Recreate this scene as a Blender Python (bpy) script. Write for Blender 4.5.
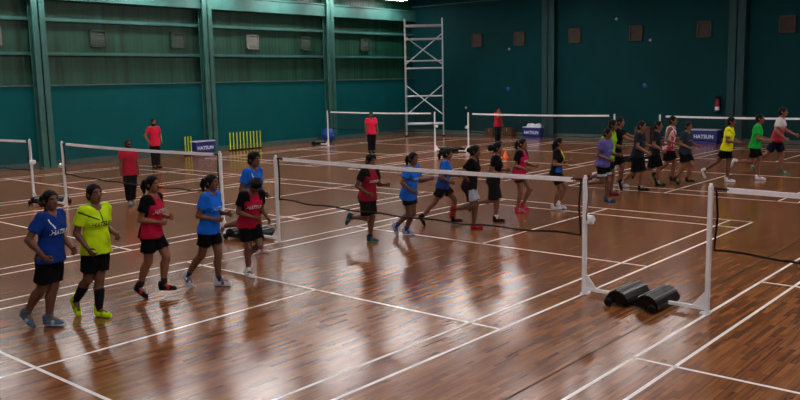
import bpy, bmesh, math, random
import numpy as np
from mathutils import Vector, Matrix
from mathutils.bvhtree import BVHTree

random.seed(7)
for _o in list(bpy.data.objects):
    bpy.data.objects.remove(_o, do_unlink=True)
scene = bpy.context.scene
COL = scene.collection

# ------------------------------------------------------------------ camera
CAM_LOC = (11.2673, -9.6563, 2.8485)
CAM_YAW, CAM_PITCH, CAM_ROLL, CAM_F = -0.7137, -0.1436, -0.0205, 828.08
_f = Vector((math.sin(CAM_YAW)*math.cos(CAM_PITCH), math.cos(CAM_YAW)*math.cos(CAM_PITCH), math.sin(CAM_PITCH)))
_r = _f.cross(Vector((0, 0, 1))).normalized()
_u = _r.cross(_f)
_c, _s = math.cos(CAM_ROLL), math.sin(CAM_ROLL)
_r2, _u2 = _c*_r + _s*_u, -_s*_r + _c*_u
cam = bpy.data.cameras.new('camera')
cam.sensor_fit = 'HORIZONTAL'
cam.sensor_width = 36.0
cam.lens = 36.0*CAM_F/800.0
cam.clip_end = 200
cam_o = bpy.data.objects.new('camera', cam)
COL.objects.link(cam_o)
_m = Matrix(((_r2.x, _u2.x, -_f.x, CAM_LOC[0]), (_r2.y, _u2.y, -_f.y, CAM_LOC[1]),
             (_r2.z, _u2.z, -_f.z, CAM_LOC[2]), (0, 0, 0, 1)))
cam_o.matrix_world = _m
scene.camera = cam_o

# ------------------------------------------------------------------ world, exposure
world = bpy.data.worlds.new('world')
scene.world = world
world.use_nodes = True
world.node_tree.nodes['Background'].inputs[0].default_value = (0.55, 0.6, 0.7, 1)
world.node_tree.nodes['Background'].inputs[1].default_value = 0.03
scene.view_settings.view_transform = 'Standard'
scene.view_settings.look = 'None'
scene.view_settings.gamma = 1.0
scene.view_settings.use_curve_mapping = False
scene.view_settings.exposure = 2.35
LAMP_W = 9.0          # emission of every ceiling lamp
# rows of lamps: X of the row, first Y, last Y, step, strength
LAMP_ROWS = [(-16.75, -2.15, 22.4, 3.5, 0.9), (-8.6, -4.0, 20.6, 3.5, 1.25), (-0.85, -8.0, 20.1, 3.5, 0.55), (6.9, -13.0, 19.0, 3.5, 0.7), (14.5, -13.0, 22.0, 3.5, 0.75)]
LAMP_Z = 6.87
CEIL_Z = 7.7

# ------------------------------------------------------------------ small helpers
def lin(h):
    h = h.lstrip('#')
    out = []
    for i in (0, 2, 4):
        c = int(h[i:i+2], 16)/255.0
        out.append(c/12.92 if c <= 0.04045 else ((c+0.055)/1.055)**2.4)
    return (*out, 1.0)

MATS = {}
def mat(name, hexcol, rough=0.6, metal=0.0, noise=0.0, nscale=8.0, spec=0.5, bump=0.0, bscale=40.0, sheen=0.0):
    """principled material whose colour is broken up by a procedural noise"""
    if name in MATS:
        return MATS[name]
    m = bpy.data.materials.new(name)
    m.use_nodes = True
    nt = m.node_tree
    b = nt.nodes['Principled BSDF']
    c = lin(hexcol)
    b.inputs['Base Color'].default_value = c
    b.inputs['Roughness'].default_value = rough
    b.inputs['Metallic'].default_value = metal
    b.inputs['Specular IOR Level'].default_value = spec
    if sheen:
        b.inputs['Sheen Weight'].default_value = sheen
    tc = nt.nodes.new('ShaderNodeTexCoord')
    if noise:
        n = nt.nodes.new('ShaderNodeTexNoise')
        n.inputs['Scale'].default_value = nscale
        n.inputs['Detail'].default_value = 4
        r = nt.nodes.new('ShaderNodeValToRGB')
        r.color_ramp.elements[0].position = 0.3
        r.color_ramp.elements[1].position = 0.7
        r.color_ramp.elements[0].color = tuple(x*(1-noise) for x in c[:3]) + (1,)
        r.color_ramp.elements[1].color = tuple(min(1, x*(1+noise)) for x in c[:3]) + (1,)
        nt.links.new(tc.outputs['Object'], n.inputs['Vector'])
        nt.links.new(n.outputs['Fac'], r.inputs['Fac'])
        nt.links.new(r.outputs['Color'], b.inputs['Base Color'])
    if bump:
        n2 = nt.nodes.new('ShaderNodeTexNoise')
        n2.inputs['Scale'].default_value = bscale
        bp = nt.nodes.new('ShaderNodeBump')
        bp.inputs['Strength'].default_value = bump
        bp.inputs['Distance'].default_value = 0.01
        nt.links.new(tc.outputs['Object'], n2.inputs['Vector'])
        nt.links.new(n2.outputs['Fac'], bp.inputs['Height'])
        nt.links.new(bp.outputs['Normal'], b.inputs['Normal'])
    MATS[name] = m
    return m

def emit(name, hexcol, strength):
    m = bpy.data.materials.new(name)
    m.use_nodes = True
    nt = m.node_tree
    nt.nodes.clear()
    o = nt.nodes.new('ShaderNodeOutputMaterial')
    e = nt.nodes.new('ShaderNodeEmission')
    e.inputs[0].default_value = lin(hexcol)
    e.inputs[1].default_value = strength
    nt.links.new(e.outputs[0], o.inputs[0])
    return m

class MB:
    """collects simple solids into one mesh"""
    def __init__(self):
        self.v, self.f, self.mi = [], [], []
    def add(self, vs, fs, mi=0):
        b = len(self.v)
        self.v += [tuple(x) for x in vs]
        self.f += [tuple(i+b for i in q) for q in fs]
        self.mi += [mi]*len(fs)
        return self
    def box(self, c, s, mi=0, rz=0.0):
        hx, hy, hz = s[0]/2, s[1]/2, s[2]/2
        vs = []
        for x, y, z in ((-1,-1,-1),(1,-1,-1),(1,1,-1),(-1,1,-1),(-1,-1,1),(1,-1,1),(1,1,1),(-1,1,1)):
            px, py = x*hx, y*hy
            vs.append((c[0]+px*math.cos(rz)-py*math.sin(rz), c[1]+px*math.sin(rz)+py*math.cos(rz), c[2]+z*hz))
        return self.add(vs, [(3,2,1,0),(4,5,6,7),(0,1,5,4),(1,2,6,5),(2,3,7,6),(3,0,4,7)], mi)
    def tube(self, a, b, r1, r2=None, n=10, mi=0, caps=True):
        a, b = Vector(a), Vector(b)
        r1 = float(r1); r2 = r1 if r2 is None else float(r2)
        d = (b-a).normalized()
        e1 = d.cross(Vector((0,0,1)) if abs(d.z) < 0.9 else Vector((1,0,0))).normalized()
        e2 = d.cross(e1)
        vs = []
        for p, r in ((a, r1), (b, r2)):
            for i in range(n):
                t = 2*math.pi*i/n
                vs.append(p + r*(math.cos(t)*e1 + math.sin(t)*e2))
        fs = [(i, (i+1) % n, n+(i+1) % n, n+i) for i in range(n)]
        if caps:
            fs += [tuple(reversed(range(n))), tuple(range(n, 2*n))]
        return self.add(vs, fs, mi)
    def path(self, pts, r, n=8, mi=0):
        for a, b in zip(pts[:-1], pts[1:]):
            self.tube(a, b, r, n=n, mi=mi)
        return self
    def lathe(self, prof, n=20, c=(0,0,0), axis='Z', mi=0):
        vs, fs = [], []
        k = len(prof)
        for i in range(n):
            t = 2*math.pi*i/n
            for r, z in prof:
                p = (r*math.cos(t), r*math.sin(t), z)
                if axis == 'Y':
                    p = (p[0], p[2], -p[1])
                elif axis == 'X':
                    p = (p[2], p[0], p[1])
                vs.append((c[0]+p[0], c[1]+p[1], c[2]+p[2]))
        for i in range(n):
            j = (i+1) % n
            for q in range(k-1):
                fs.append((i*k+q, j*k+q, j*k+q+1, i*k+q+1))
        return self.add(vs, fs, mi)
    def prism(self, poly, a, b, mi=0):
        """polygon given as 3-D points, pushed along the vector b-a"""
        d = Vector(b)-Vector(a)
        n = len(poly)
        vs = [Vector(p) for p in poly] + [Vector(p)+d for p in poly]
        fs = [tuple(reversed(range(n))), tuple(range(n, 2*n))] + [(i, (i+1) % n, n+(i+1) % n, n+i) for i in range(n)]
        return self.add(vs, fs, mi)
    def build(self, name, mats, parent=None, loc=(0,0,0), rz=0.0, smooth=False, bevel=0.0):
        me = bpy.data.meshes.new(name)
        me.from_pydata(self.v, [], self.f)
        bm = bmesh.new(); bm.from_mesh(me)
        bmesh.ops.recalc_face_normals(bm, faces=bm.faces)
        bm.to_mesh(me); bm.free()
        if not isinstance(mats, (list, tuple)):
            mats = [mats]
        for m in mats:
            me.materials.append(m)
        me.polygons.foreach_set('material_index', self.mi)
        if smooth:
            me.polygons.foreach_set('use_smooth', [True]*len(me.polygons))
            try:
                me.set_sharp_from_angle(angle=math.radians(40))
            except Exception:
                pass
        me.update()
        o = bpy.data.objects.new(name, me)
        COL.objects.link(o)
        o.location = loc
        o.rotation_euler = (0, 0, rz)
        if parent is not None:
            o.parent = parent
        if bevel:
            bv = o.modifiers.new('bevel', 'BEVEL'); bv.width = bevel; bv.segments = 2; bv.limit_method = 'ANGLE'
        return o

def tag(o, label=None, cat=None, group=None, kind=None):
    if label: o['label'] = label
    if cat: o['category'] = cat
    if group: o['group'] = group
    if kind: o['kind'] = kind
    return o

def empty(name, loc=(0,0,0), rz=0.0):
    o = bpy.data.objects.new(name, None)
    o.empty_display_size = 0.2
    COL.objects.link(o)
    o.location = loc
    o.rotation_euler = (0, 0, rz)
    return o

def copy_tree(o, parent=None):
    c = o.copy()
    COL.objects.link(c)
    if parent is not None:
        c.parent = parent
        c.matrix_parent_inverse = o.matrix_parent_inverse
    for ch in list(o.children):
        copy_tree(ch, c)
    return c

def text_mesh(body, size, weight=0.0):
    cu = bpy.data.curves.new('txt', 'FONT')
    cu.body = body
    cu.size = size
    cu.align_x = 'CENTER'
    cu.align_y = 'CENTER'
    cu.offset = weight
    cu.resolution_u = 3
    t = bpy.data.objects.new('txt', cu)
    COL.objects.link(t)
    bpy.context.view_layer.update()
    dg = bpy.context.evaluated_depsgraph_get()
    me = bpy.data.meshes.new_from_object(t.evaluated_get(dg))
    vs = [v.co.copy() for v in me.vertices]
    fs = [tuple(p.vertices) for p in me.polygons]
    bpy.data.objects.remove(t, do_unlink=True)
    bpy.data.curves.remove(cu)
    bpy.data.meshes.remove(me)
    return vs, fs

# ------------------------------------------------------------------ materials of the hall
def wood_floor():
    m = bpy.data.materials.new('wood_floor'); m.use_nodes = True
    nt = m.node_tree; L = nt.links.new; N = nt.nodes.new
    b = nt.nodes['Principled BSDF']
    tc = N('ShaderNodeTexCoord')
    mp = N('ShaderNodeMapping'); mp.inputs['Rotation'].default_value = (0, 0, math.radians(90))
    L(tc.outputs['Object'], mp.inputs['Vector'])
    def bricks(c1, c2, w, h, off):
        br = N('ShaderNodeTexBrick')
        br.offset = off; br.offset_frequency = 2
        br.inputs['Color1'].default_value = lin(c1); br.inputs['Color2'].default_value = lin(c2)
        br.inputs['Mortar'].default_value = lin('#3a2418')
        br.inputs['Scale'].default_value = 1.0
        br.inputs['Mortar Size'].default_value = 0.0012
        br.inputs['Mortar Smooth'].default_value = 0.1
        br.inputs['Bias'].default_value = 0.0
        br.inputs['Brick Width'].default_value = w; br.inputs['Row Height'].default_value = h
        L(mp.outputs['Vector'], br.inputs['Vector'])
        return br
    b1 = bricks('#6c3f22', '#915d35', 0.46, 0.06, 0.37)
    n = N('ShaderNodeTexNoise'); n.inputs['Scale'].default_value = 1.0; n.inputs['Detail'].default_value = 3
    mp2 = N('ShaderNodeMapping'); mp2.inputs['Scale'].default_value = (40, 1.2, 1)
    L(tc.outputs['Object'], mp2.inputs['Vector']); L(mp2.outputs['Vector'], n.inputs['Vector'])
    r = N('ShaderNodeValToRGB')
    r.color_ramp.elements[0].position = 0.3; r.color_ramp.elements[0].color = (0.66, 0.64, 0.62, 1)
    r.color_ramp.elements[1].position = 0.72; r.color_ramp.elements[1].color = (1.25, 1.25, 1.25, 1)
    L(n.outputs['Fac'], r.inputs['Fac'])
    mx = N('ShaderNodeMixRGB'); mx.blend_type = 'MULTIPLY'; mx.inputs[0].default_value = 1.0
    L(b1.outputs['Color'], mx.inputs[1]); L(r.outputs['Color'], mx.inputs[2])
    n3 = N('ShaderNodeTexNoise'); n3.inputs['Scale'].default_value = 0.35; n3.inputs['Detail'].default_value = 2
    L(tc.outputs['Object'], n3.inputs['Vector'])
    r3 = N('ShaderNodeValToRGB')
    r3.color_ramp.elements[0].color = (0.85, 0.83, 0.82, 1); r3.color_ramp.elements[1].color = (1.12, 1.12, 1.12, 1)
    L(n3.outputs['Fac'], r3.inputs['Fac'])
    mx3 = N('ShaderNodeMixRGB'); mx3.blend_type = 'MULTIPLY'; mx3.inputs[0].default_value = 1.0
    L(mx.outputs['Color'], mx3.inputs[1]); L(r3.outputs['Color'], mx3.inputs[2])
    L(mx3.outputs['Color'], b.inputs['Base Color'])
    # gloss: polished varnish, a little worn
    n2 = N('ShaderNodeTexNoise'); n2.inputs['Scale'].default_value = 0.8; n2.inputs['Detail'].default_value = 3
    L(tc.outputs['Object'], n2.inputs['Vector'])
    mr = N('ShaderNodeMapRange'); mr.inputs['To Min'].default_value = FLOOR_ROUGH[0]; mr.inputs['To Max'].default_value = FLOOR_ROUGH[1]
    L(n2.outputs['Fac'], mr.inputs['Value']); L(mr.outputs['Result'], b.inputs['Roughness'])
    b.inputs['Specular IOR Level'].default_value = FLOOR_SPEC
    bp = N('ShaderNodeBump'); bp.inputs['Strength'].default_value = 0.06; bp.inputs['Distance'].default_value = 0.001
    L(b1.outputs['Fac'], bp.inputs['Height']); bp.invert = True
    L(bp.outputs['Normal'], b.inputs['Normal'])
    return m
FLOOR_ROUGH = (0.15, 0.24)
FLOOR_SPEC = 0.42

def cladding():
    """ribbed metal sheet, stained in vertical runs"""
    m = bpy.data.materials.new('green_cladding'); m.use_nodes = True
    nt = m.node_tree; L = nt.links.new; N = nt.nodes.new
    b = nt.nodes['Principled BSDF']
    tc = N('ShaderNodeTexCoord')
    mp = N('ShaderNodeMapping'); mp.inputs['Scale'].default_value = (1, 2.6, 0.16)
    L(tc.outputs['Object'], mp.inputs['Vector'])
    n = N('ShaderNodeTexNoise'); n.inputs['Scale'].default_value = 1.6; n.inputs['Detail'].default_value = 6
    L(mp.outputs['Vector'], n.inputs['Vector'])
    r = N('ShaderNodeValToRGB')
    e = r.color_ramp.elements
    e[0].position = 0.32; e[0].color = lin('#02281b')
    e[1].position = 0.72; e[1].color = lin('#1f4a3c')
    k = e.new(0.5); k.color = lin('#07402b')
    L(n.outputs['Fac'], r.inputs['Fac'])
    w = N('ShaderNodeTexWave'); w.wave_type = 'BANDS'; w.bands_direction = 'Y'
    w.inputs['Scale'].default_value = 1.6
    L(tc.outputs['Object'], w.inputs['Vector'])
    bp = N('ShaderNodeBump'); bp.inputs['Strength'].default_value = 0.3; bp.inputs['Distance'].default_value = 0.015
    L(w.outputs['Fac'], bp.inputs['Height'])
    L(r.outputs['Color'], b.inputs['Base Color']); L(bp.outputs['Normal'], b.inputs['Normal'])
    b.inputs['Roughness'].default_value = 0.5
    return m

M_floor = wood_floor()
M_clad = cladding()
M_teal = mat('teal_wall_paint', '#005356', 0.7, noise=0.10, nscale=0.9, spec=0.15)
M_tealb = mat('dimmed_teal_wall_paint', '#003438', 0.7, noise=0.14, nscale=0.7, spec=0.12)  # wall teal again, the back wall's weaker light put into its colour
M_steel = mat('green_painted_steel', '#2e625a', 0.6, noise=0.15, nscale=2.0)
M_darksteel = mat('dark_green_steel', '#023537', 0.75, noise=0.12, nscale=2.0)
M_plinth = mat('grey_concrete_plinth', '#4c5b57', 0.8, noise=0.2, nscale=5)
M_ceiling = mat('ceiling_sheet', '#8e93a0', 0.7, noise=0.08, nscale=1.0)
M_line = mat('white_court_paint', '#e8e4e0', 0.4, noise=0.06, nscale=6)
M_white = mat('white_enamel', '#e6e6e8', 0.4, noise=0.05, nscale=8)
M_tape = mat('white_net_tape', '#efecf0', 0.7, noise=0.08, nscale=20)
M_black = mat('black_rubber', '#070709', 0.7, noise=0.2, nscale=12, spec=0.2)
M_blackgloss = mat('black_lacquer', '#080708', 0.25, noise=0.1, nscale=8)
M_rib = mat('pale_grey_rib', '#8d8a8c', 0.3, noise=0.05)  # pale grey stripes along the black drum casing
M_net = mat('dark_net_twine', '#2b211d', 0.8, noise=0.1)
M_netb = mat('olive_net_twine', '#4a3a1c', 0.8, noise=0.1)
M_alu = mat('aluminium', '#b9bfc4', 0.35, metal=0.6, noise=0.08, nscale=6)
M_yellow = mat('yellow_plastic', '#c6d81c', 0.4, noise=0.05)
M_blue = mat('blue_board', '#14287a', 0.5, noise=0.08, nscale=3)
M_blueball = mat('blue_vinyl', '#0d3f8c', 0.4, noise=0.05, nscale=2)
M_print = mat('white_print', '#dfe3ee', 0.6, noise=0.03)
M_card = mat('brown_cardboard', '#4e3324', 0.8, noise=0.12, nscale=4)
M_orange = mat('orange_plastic', '#e8601c', 0.45, noise=0.05)
M_redpaint = mat('red_enamel', '#86101a', 0.4, noise=0.05)
M_ventbrown = mat('rusty_louvre', '#3b3126', 0.7, noise=0.25, nscale=6)
M_ventgrey = mat('pale_louvre', '#6f7068', 0.7, noise=0.15, nscale=6)
M_ventdark = mat('dark_louvre', '#26382f', 0.7, noise=0.25, nscale=6)
M_bluesign = mat('blue_sign', '#24409c', 0.5, noise=0.05)

# ------------------------------------------------------------------ the hall
WX, WY = -17.65, 25.1          # left wall and back wall planes
EX, EY = 18.0, -16.0           # unseen right and front walls
Y1 = 2.9                       # top of the plastered lower wall
def struct(o): return tag(o, kind='structure')

fl = struct(MB().box(((WX+EX)/2, (WY+EY)/2, -0.1), (EX-WX+0.6, WY-EY+0.6, 0.2)).build('floor', M_floor))
# lower masonry wall, then the cladding above it
wl = struct(MB().box((WX-0.15, (WY+EY)/2, Y1/2), (0.3, WY-EY, Y1)).build('wall_left', M_teal))
MB().box((WX-0.22, (WY+EY)/2, (Y1+CEIL_Z)/2), (0.1, WY-EY, CEIL_Z-Y1)).build('cladding_sheet', M_clad, wl)
MB().box((WX-0.14, (WY+EY)/2, Y1+0.02), (0.36, WY-EY, 0.045)).build('wall_capping', M_plinth, wl)
for z in (4.0, 5.2):
    MB().box((WX-0.09, (WY+EY)/2, z), (0.2, WY-EY, 0.05)).box((WX, (WY+EY)/2, z+0.045), (0.03, WY-EY, 0.09)).build('girt', M_steel, wl)
MB().box((WX+0.05, (WY+EY)/2, 6.2), (0.24, WY-EY, 0.5)).box((WX+0.05, (WY+EY)/2, 5.94), (0.34, WY-EY, 0.05)).box((WX+0.05, (WY+EY)/2, 6.46), (0.34, WY-EY, 0.05)).build('eaves_beam', M_steel, wl)
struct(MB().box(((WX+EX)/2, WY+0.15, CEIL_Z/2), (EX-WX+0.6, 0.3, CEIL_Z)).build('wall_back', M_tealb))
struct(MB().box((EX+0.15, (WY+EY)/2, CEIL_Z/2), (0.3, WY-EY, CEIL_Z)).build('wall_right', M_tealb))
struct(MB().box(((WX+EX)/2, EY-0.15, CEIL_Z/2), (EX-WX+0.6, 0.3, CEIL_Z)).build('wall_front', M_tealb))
struct(MB().box(((WX+EX)/2, (WY+EY)/2, CEIL_Z+0.1), (EX-WX+0.6, WY-EY+0.6, 0.2)).build('ceiling', M_ceiling))
struct(MB().box((WX+0.02, (WY+EY)/2, 0.11), (0.06, WY-EY, 0.22)).build('baseboard_left', M_plinth))
struct(MB().box(((WX+EX)/2, WY-0.02, 0.10), (EX-WX, 0.06, 0.20)).build('baseboard_back', M_plinth))
# steel columns
tn = 1
def column(name, x, y, w, d, axis, m, top):
    """I-section column: flange, web, flange; axis = which wall it stands against"""
    q = MB()
    if axis == 'X':      # against the left wall, flange faces the hall
        q.box((x+d-0.02, y, top/2), (0.04, w, top)).box((x+d/2, y, top/2), (d, 0.05, top)).box((x+0.02, y, top/2), (0.04, w, top))
        q.box((x+d/2, y, 0.02), (d+0.1, w+0.12, 0.04))
    else:
        q.box((x, y-d+0.02, top/2), (w, 0.04, top)).box((x, y-d/2, top/2), (0.05, d, top)).box((x, y-0.02, top/2), (w, 0.04, top))
        q.box((x, y-d/2, 0.02), (w+0.12, d+0.1, 0.04))
    return struct(q.build(name, m))
for y in (-3.0, 4.42, 11.52, 18.6):
    column('trim_%d' % tn, WX, y, 0.46, 0.32, 'X', M_steel, CEIL_Z); tn += 1
for x in (-9.15, -0.5, 8.0):
    column('trim_%d' % tn, x, WY, 0.66, 0.40, 'Y', M_darksteel, CEIL_Z); tn += 1
# conduit along the top of the back wall
struct(MB().tube((WX, WY-0.08, 6.68), (EX, WY-0.08, 6.55), 0.03).build('trim_%d' % tn, M_steel)); tn += 1

# painted court lines
W, S = 0.04, 0.0015
COURT_X = [-15.45, -7.7, 0.0, 7.73]
ROW_Y = [0.0, 16.37]
def court_lines(x0, y0):
    q = MB()
    def ln(xa, ya, xb, yb):
        q.box(((xa+xb)/2, (ya+yb)/2, S/2), (max(abs(xb-xa), 0)+W, max(abs(yb-ya), 0)+W, S))
    L, Wd, I = 6.70, 6.10, 0.43
    for x in (0, I, Wd-I, Wd):
        ln(x0+x, y0-L, x0+x, y0+L)
    for s in (-1, 1):
        for yy in (1.98, 5.94, 6.70):
            ln(x0, y0+s*yy, x0+Wd, y0+s*yy)
        ln(x0+Wd/2, y0+s*1.98, x0+Wd/2, y0+s*6.70)
    return q.build('court_lines', M_line, fl)
for ry in ROW_Y:
    for cx in COURT_X:
        court_lines(cx, ry)
for jx in (7.32,):
    MB().box((jx, (WY+EY)/2, 0.0006), (0.02, WY-EY, 0.0012)).build('floor_joint', M_black, fl)

# ------------------------------------------------------------------ ceiling lamps
M_lamps = {}
def make_lamp(k):
    r = empty('ceiling_light')
    MB().box((0, 0, 0.06), (0.44, 2.1, 0.08)).build('housing', M_white, r)
    if k not in M_lamps:
        M_lamps[k] = emit('lamp_glow_%d' % len(M_lamps), '#fbf4f3', LAMP_W*k)
    MB().box((0, 0, 0.008), (0.40, 2.05, 0.02)).build('diffuser', M_lamps[k], r)
    for s in (-1, 1):
        MB().tube((0, 0.8*s, 0.1), (0, 0.8*s, CEIL_Z-LAMP_Z), 0.012).build('hanger', M_alu, r)
    return r
for x, ya, yb, st, k in LAMP_ROWS:
    first = None
    y = ya
    while y <= yb + 0.01:
        if first is None:
            first = o = make_lamp(k)
        else:
            o = copy_tree(first)
        o.location = (x, y, LAMP_Z)
        tag(o, 'long white ceiling light hung under the hall roof above the top edge of the photo', 'light', 'ceiling lights in rows')
        last = o
        y += st
    if x == LAMP_ROWS[0][0]:
        tag(last, 'bright ceiling light at the top edge of the photo left of the scaffold tower')

# ------------------------------------------------------------------ nets and posts
POST_H = 1.55
def make_post(side, winch=True):
    """net post; side = -1 when the court lies to the left (+X is outward), +1 the mirror"""
    s = -side
    r = empty('net_post')
    MB().box((0, 0, POST_H/2), (0.05, 0.05, POST_H)).tube((0, 0, POST_H), (0, 0, POST_H+0.03), 0.02).build('pole', M_white, r, bevel=0.004)
    MB().box((s*0.02, 0, 0.010), (0.11, 0.09, 0.020)).box((s*0.3, 0, 0.07), (0.58, 0.04, 0.04)).build('base_arm', M_white, r)
    MB().prism([(s*0.02, -0.006, 0.08), (s*0.19, -0.006, 0.08), (s*0.02, -0.006, 0.29)], (0,0,0), (0, 0.012, 0)).build('gusset', M_white, r)
    if winch:
     q = MB().box((s*0.07, 0, 1.0), (0.09, 0.07, 0.11)).tube((s*0.07, -0.07, 1.0), (s*0.07, 0.07, 1.0), 0.045, n=14)
     wch = q.build('winch', M_white, r, smooth=True)
     MB().path([(s*0.07, -0.09, 1.0), (s*0.07, -0.09, 1.1), (s*0.10, -0.11, 1.12)], 0.008).build('crank', M_black, wch)
     MB().path([(s*0.03, -0.02, 1.04), (s*0.06, -0.03, 1.3), (s*0.03, 0, 1.54)], 0.005, n=6).build('cord', M_black, r)
    # ballast drum: a ribbed half-round casing on two wheels
    c = s*0.62
    prof = []
    for i in range(15):
        t = math.pi*i/14
        prof.append((c-0.155*math.cos(t), 0.04+0.165*math.sin(t)))
    poly = [(x, -0.33, z) for x, z in prof]
    d = MB().prism(poly, (0,0,0), (0, 0.66, 0)).build('ballast_drum', M_blackgloss, r, bevel=0.008)
    rb = MB()
    for i in (4, 7, 10):
        t = math.pi*i/14
        x, z = c-0.156*math.cos(t), 0.04+0.166*math.sin(t)
        rb.tube((x, -0.325, z), (x, 0.325, z), 0.007, n=6)
    rb.build('rib', M_rib, d)
    for yy in (-0.362, 0.362):
        MB().lathe([(0, -0.03), (0.042, -0.03), (0.052, -0.018), (0.052, 0.018), (0.042, 0.03), (0, 0.03)], 18, (c-s*0.09, yy, 0.052), 'Y').build('wheel', M_black, r, smooth=True)
    return r
proto_post = {}
def put_post(x, y, side, label, winch):
    k = (side, winch)
    if k not in proto_post:
        o = proto_post[k] = make_post(side, winch)
    else:
        o = copy_tree(proto_post[k])
    o.location = (x, y, 0)
    tag(o, label, 'net post', 'white badminton net posts')
NETS = [  # court index, row, label bits
    (0, 0, 'far left end of the near row of courts', 'net'),
    (1, 0, 'court behind the jogging girls', 'net'),
    (2, 0, 'middle court in the foreground', 'net'),
    (3, 0, 'right foreground court', 'net'),
    (0, 1, 'far court in front of the blue exercise ball', 'net'),
    (1, 1, 'far court in front of the coach with raised hand', 'net'),
    (2, 1, 'far court behind the jogging men on the right', 'net'),
]
POSTLAB = {
    (0,0,0): 'white net post beyond the left edge of the photo, leftmost of the near row',
    (0,0,1): 'white net post with black ballast at far left, right end of the leftmost near net',
    (1,0,0): 'white net post at far left, left end of the net before the walking coach',
    (1,0,1): 'white net post between the girl in blue tee and the jogger with bowed head',
    (2,0,0): 'white net post right of the jogger with bowed head, left end of the middle net',
    (2,0,1): 'tall white net post in mid foreground, right end of the middle net with winch',
    (3,0,0): 'nearest tall white net post at right, left end of the right foreground net',
    (3,0,1): 'white net post beyond the right edge of the photo, right end of the foreground net',
    (0,1,0): 'far white net post standing in front of the blue exercise ball',
    (0,1,1): 'far white net post in front of the scaffold tower',
    (1,1,0): 'far white net post just right of the scaffold tower',
    (1,1,1): 'far white net post behind the head of the man in lime green tee',
    (2,1,0): 'far white net post behind the two men in dark tees',
    (2,1,1): 'far white net post beyond the right edge, right end of the far right net',
}
NETLAB = {
    (0,0): 'dark net with white top tape, leftmost of the near row, cut by the left edge',
    (1,0): 'dark net with white top tape in front of the coach walking in red',
    (2,0): 'dark net with white top tape crossing the middle of the photo before six joggers',
    (3,0): 'olive brown net with white top tape at the right edge in the foreground',
    (0,1): 'far net with white tape between the exercise ball and the scaffold tower',
    (1,1): 'far net with white tape right of the scaffold, at the coach with raised hand',
    (2,1): 'far net with white tape behind the men in yellow and green tees',
}
def make_net(mn):
    r = empty('badminton_net')
    w, zb, zt = 5.98, 0.79, 1.486
    x0 = 0.06
    sag = lambda x: -0.026*4*(x-x0)/w*(1-(x-x0)/w)
    q = MB()
    t = 0.0016
    nx, nz = int(w/0.022), int((zt-zb)/0.022)
    for i in range(nx+1):
        x = x0+w*i/nx
        s = sag(x)
        q.add([(x-t/2, -t/2, zb+s), (x+t/2, -t/2, zb+s), (x, t/2, zb+s), (x-t/2, -t/2, zt+s), (x+t/2, -t/2, zt+s), (x, t/2, zt+s)], [(0,1,4,3),(1,2,5,4),(2,0,3,5)])
    K = 24
    for j in range(nz+1):
        z = zb+(zt-zb)*j/nz
        vs, fs = [], []
        for i in range(K+1):
            x = x0+w*i/K
            s = sag(x)
            vs += [(x, -t/2, z-t/2+s), (x, -t/2, z+t/2+s), (x, t/2, z+s)]
        for i in range(K):
            a, b = 3*i, 3*i+3
            fs += [(a, a+1, b+1, b), (a+1, a+2, b+2, b+1), (a+2, a, b, b+2)]
        q.add(vs, fs)
    q.build('net_mesh', mn, r)
    q = MB()
    for i in range(K):
        xa, xb = x0+0.13+(w-0.26)*i/K, x0+0.13+(w-0.26)*(i+1)/K
        za, zb2 = 1.515+sag(xa), 1.515+sag(xb)
        e = 0.009
        q.add([(xa,-e,za-0.029),(xa,e,za-0.029),(xa,e,za+0.029),(xa,-e,za+0.029),(xb,-e,zb2-0.029),(xb,e,zb2-0.029),(xb,e,zb2+0.029),(xb,-e,zb2+0.029)],
              [(0,1,2,3),(7,6,5,4),(0,4,5,1),(1,5,6,2),(2,6,7,3),(3,7,4,0)])
    q.build('top_tape', M_tape, r)
    for x, e in ((x0, 1), (x0+w, -1)):
        q = MB().path([(x, 0, 1.53), (x+0.03*e, 0, 1.2), (x, 0, 0.79)], 0.013)
        q.path([(x-0.02*e, 0, 1.52), (x+0.15*e, 0, 1.52)], 0.014)
        q.build('side_cord', M_black, r)
    pts = []
    for i in range(33):
        x = x0+w*i/32
        pts.append((x, 0.006*math.sin(i*1.3), 0.79+sag(x)-0.02*math.sin(math.pi*i/32)+0.012*math.sin(i*1.1)))
    MB().path(pts, 0.014, n=6).build('hem_cord', M_black, r, smooth=True)
    return r
netA = make_net(M_net)
first = True
for ci, ri, _, _ in NETS:
    if (ci, ri) == (3, 0):
        o = make_net(M_netb)
    else:
        o = netA if first else copy_tree(netA)
        first = False
    o.location = (COURT_X[ci], ROW_Y[ri], 0)
    tag(o, NETLAB[(ci, ri)], 'badminton net', 'badminton nets')
    put_post(COURT_X[ci], ROW_Y[ri], 1, POSTLAB[(ci, ri, 0)], (ci, ri) in ((1, 0), (1, 1), (2, 1)))
    put_post(COURT_X[ci]+6.1, ROW_Y[ri], -1, POSTLAB[(ci, ri, 1)], (ci, ri) != (1, 0))

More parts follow.
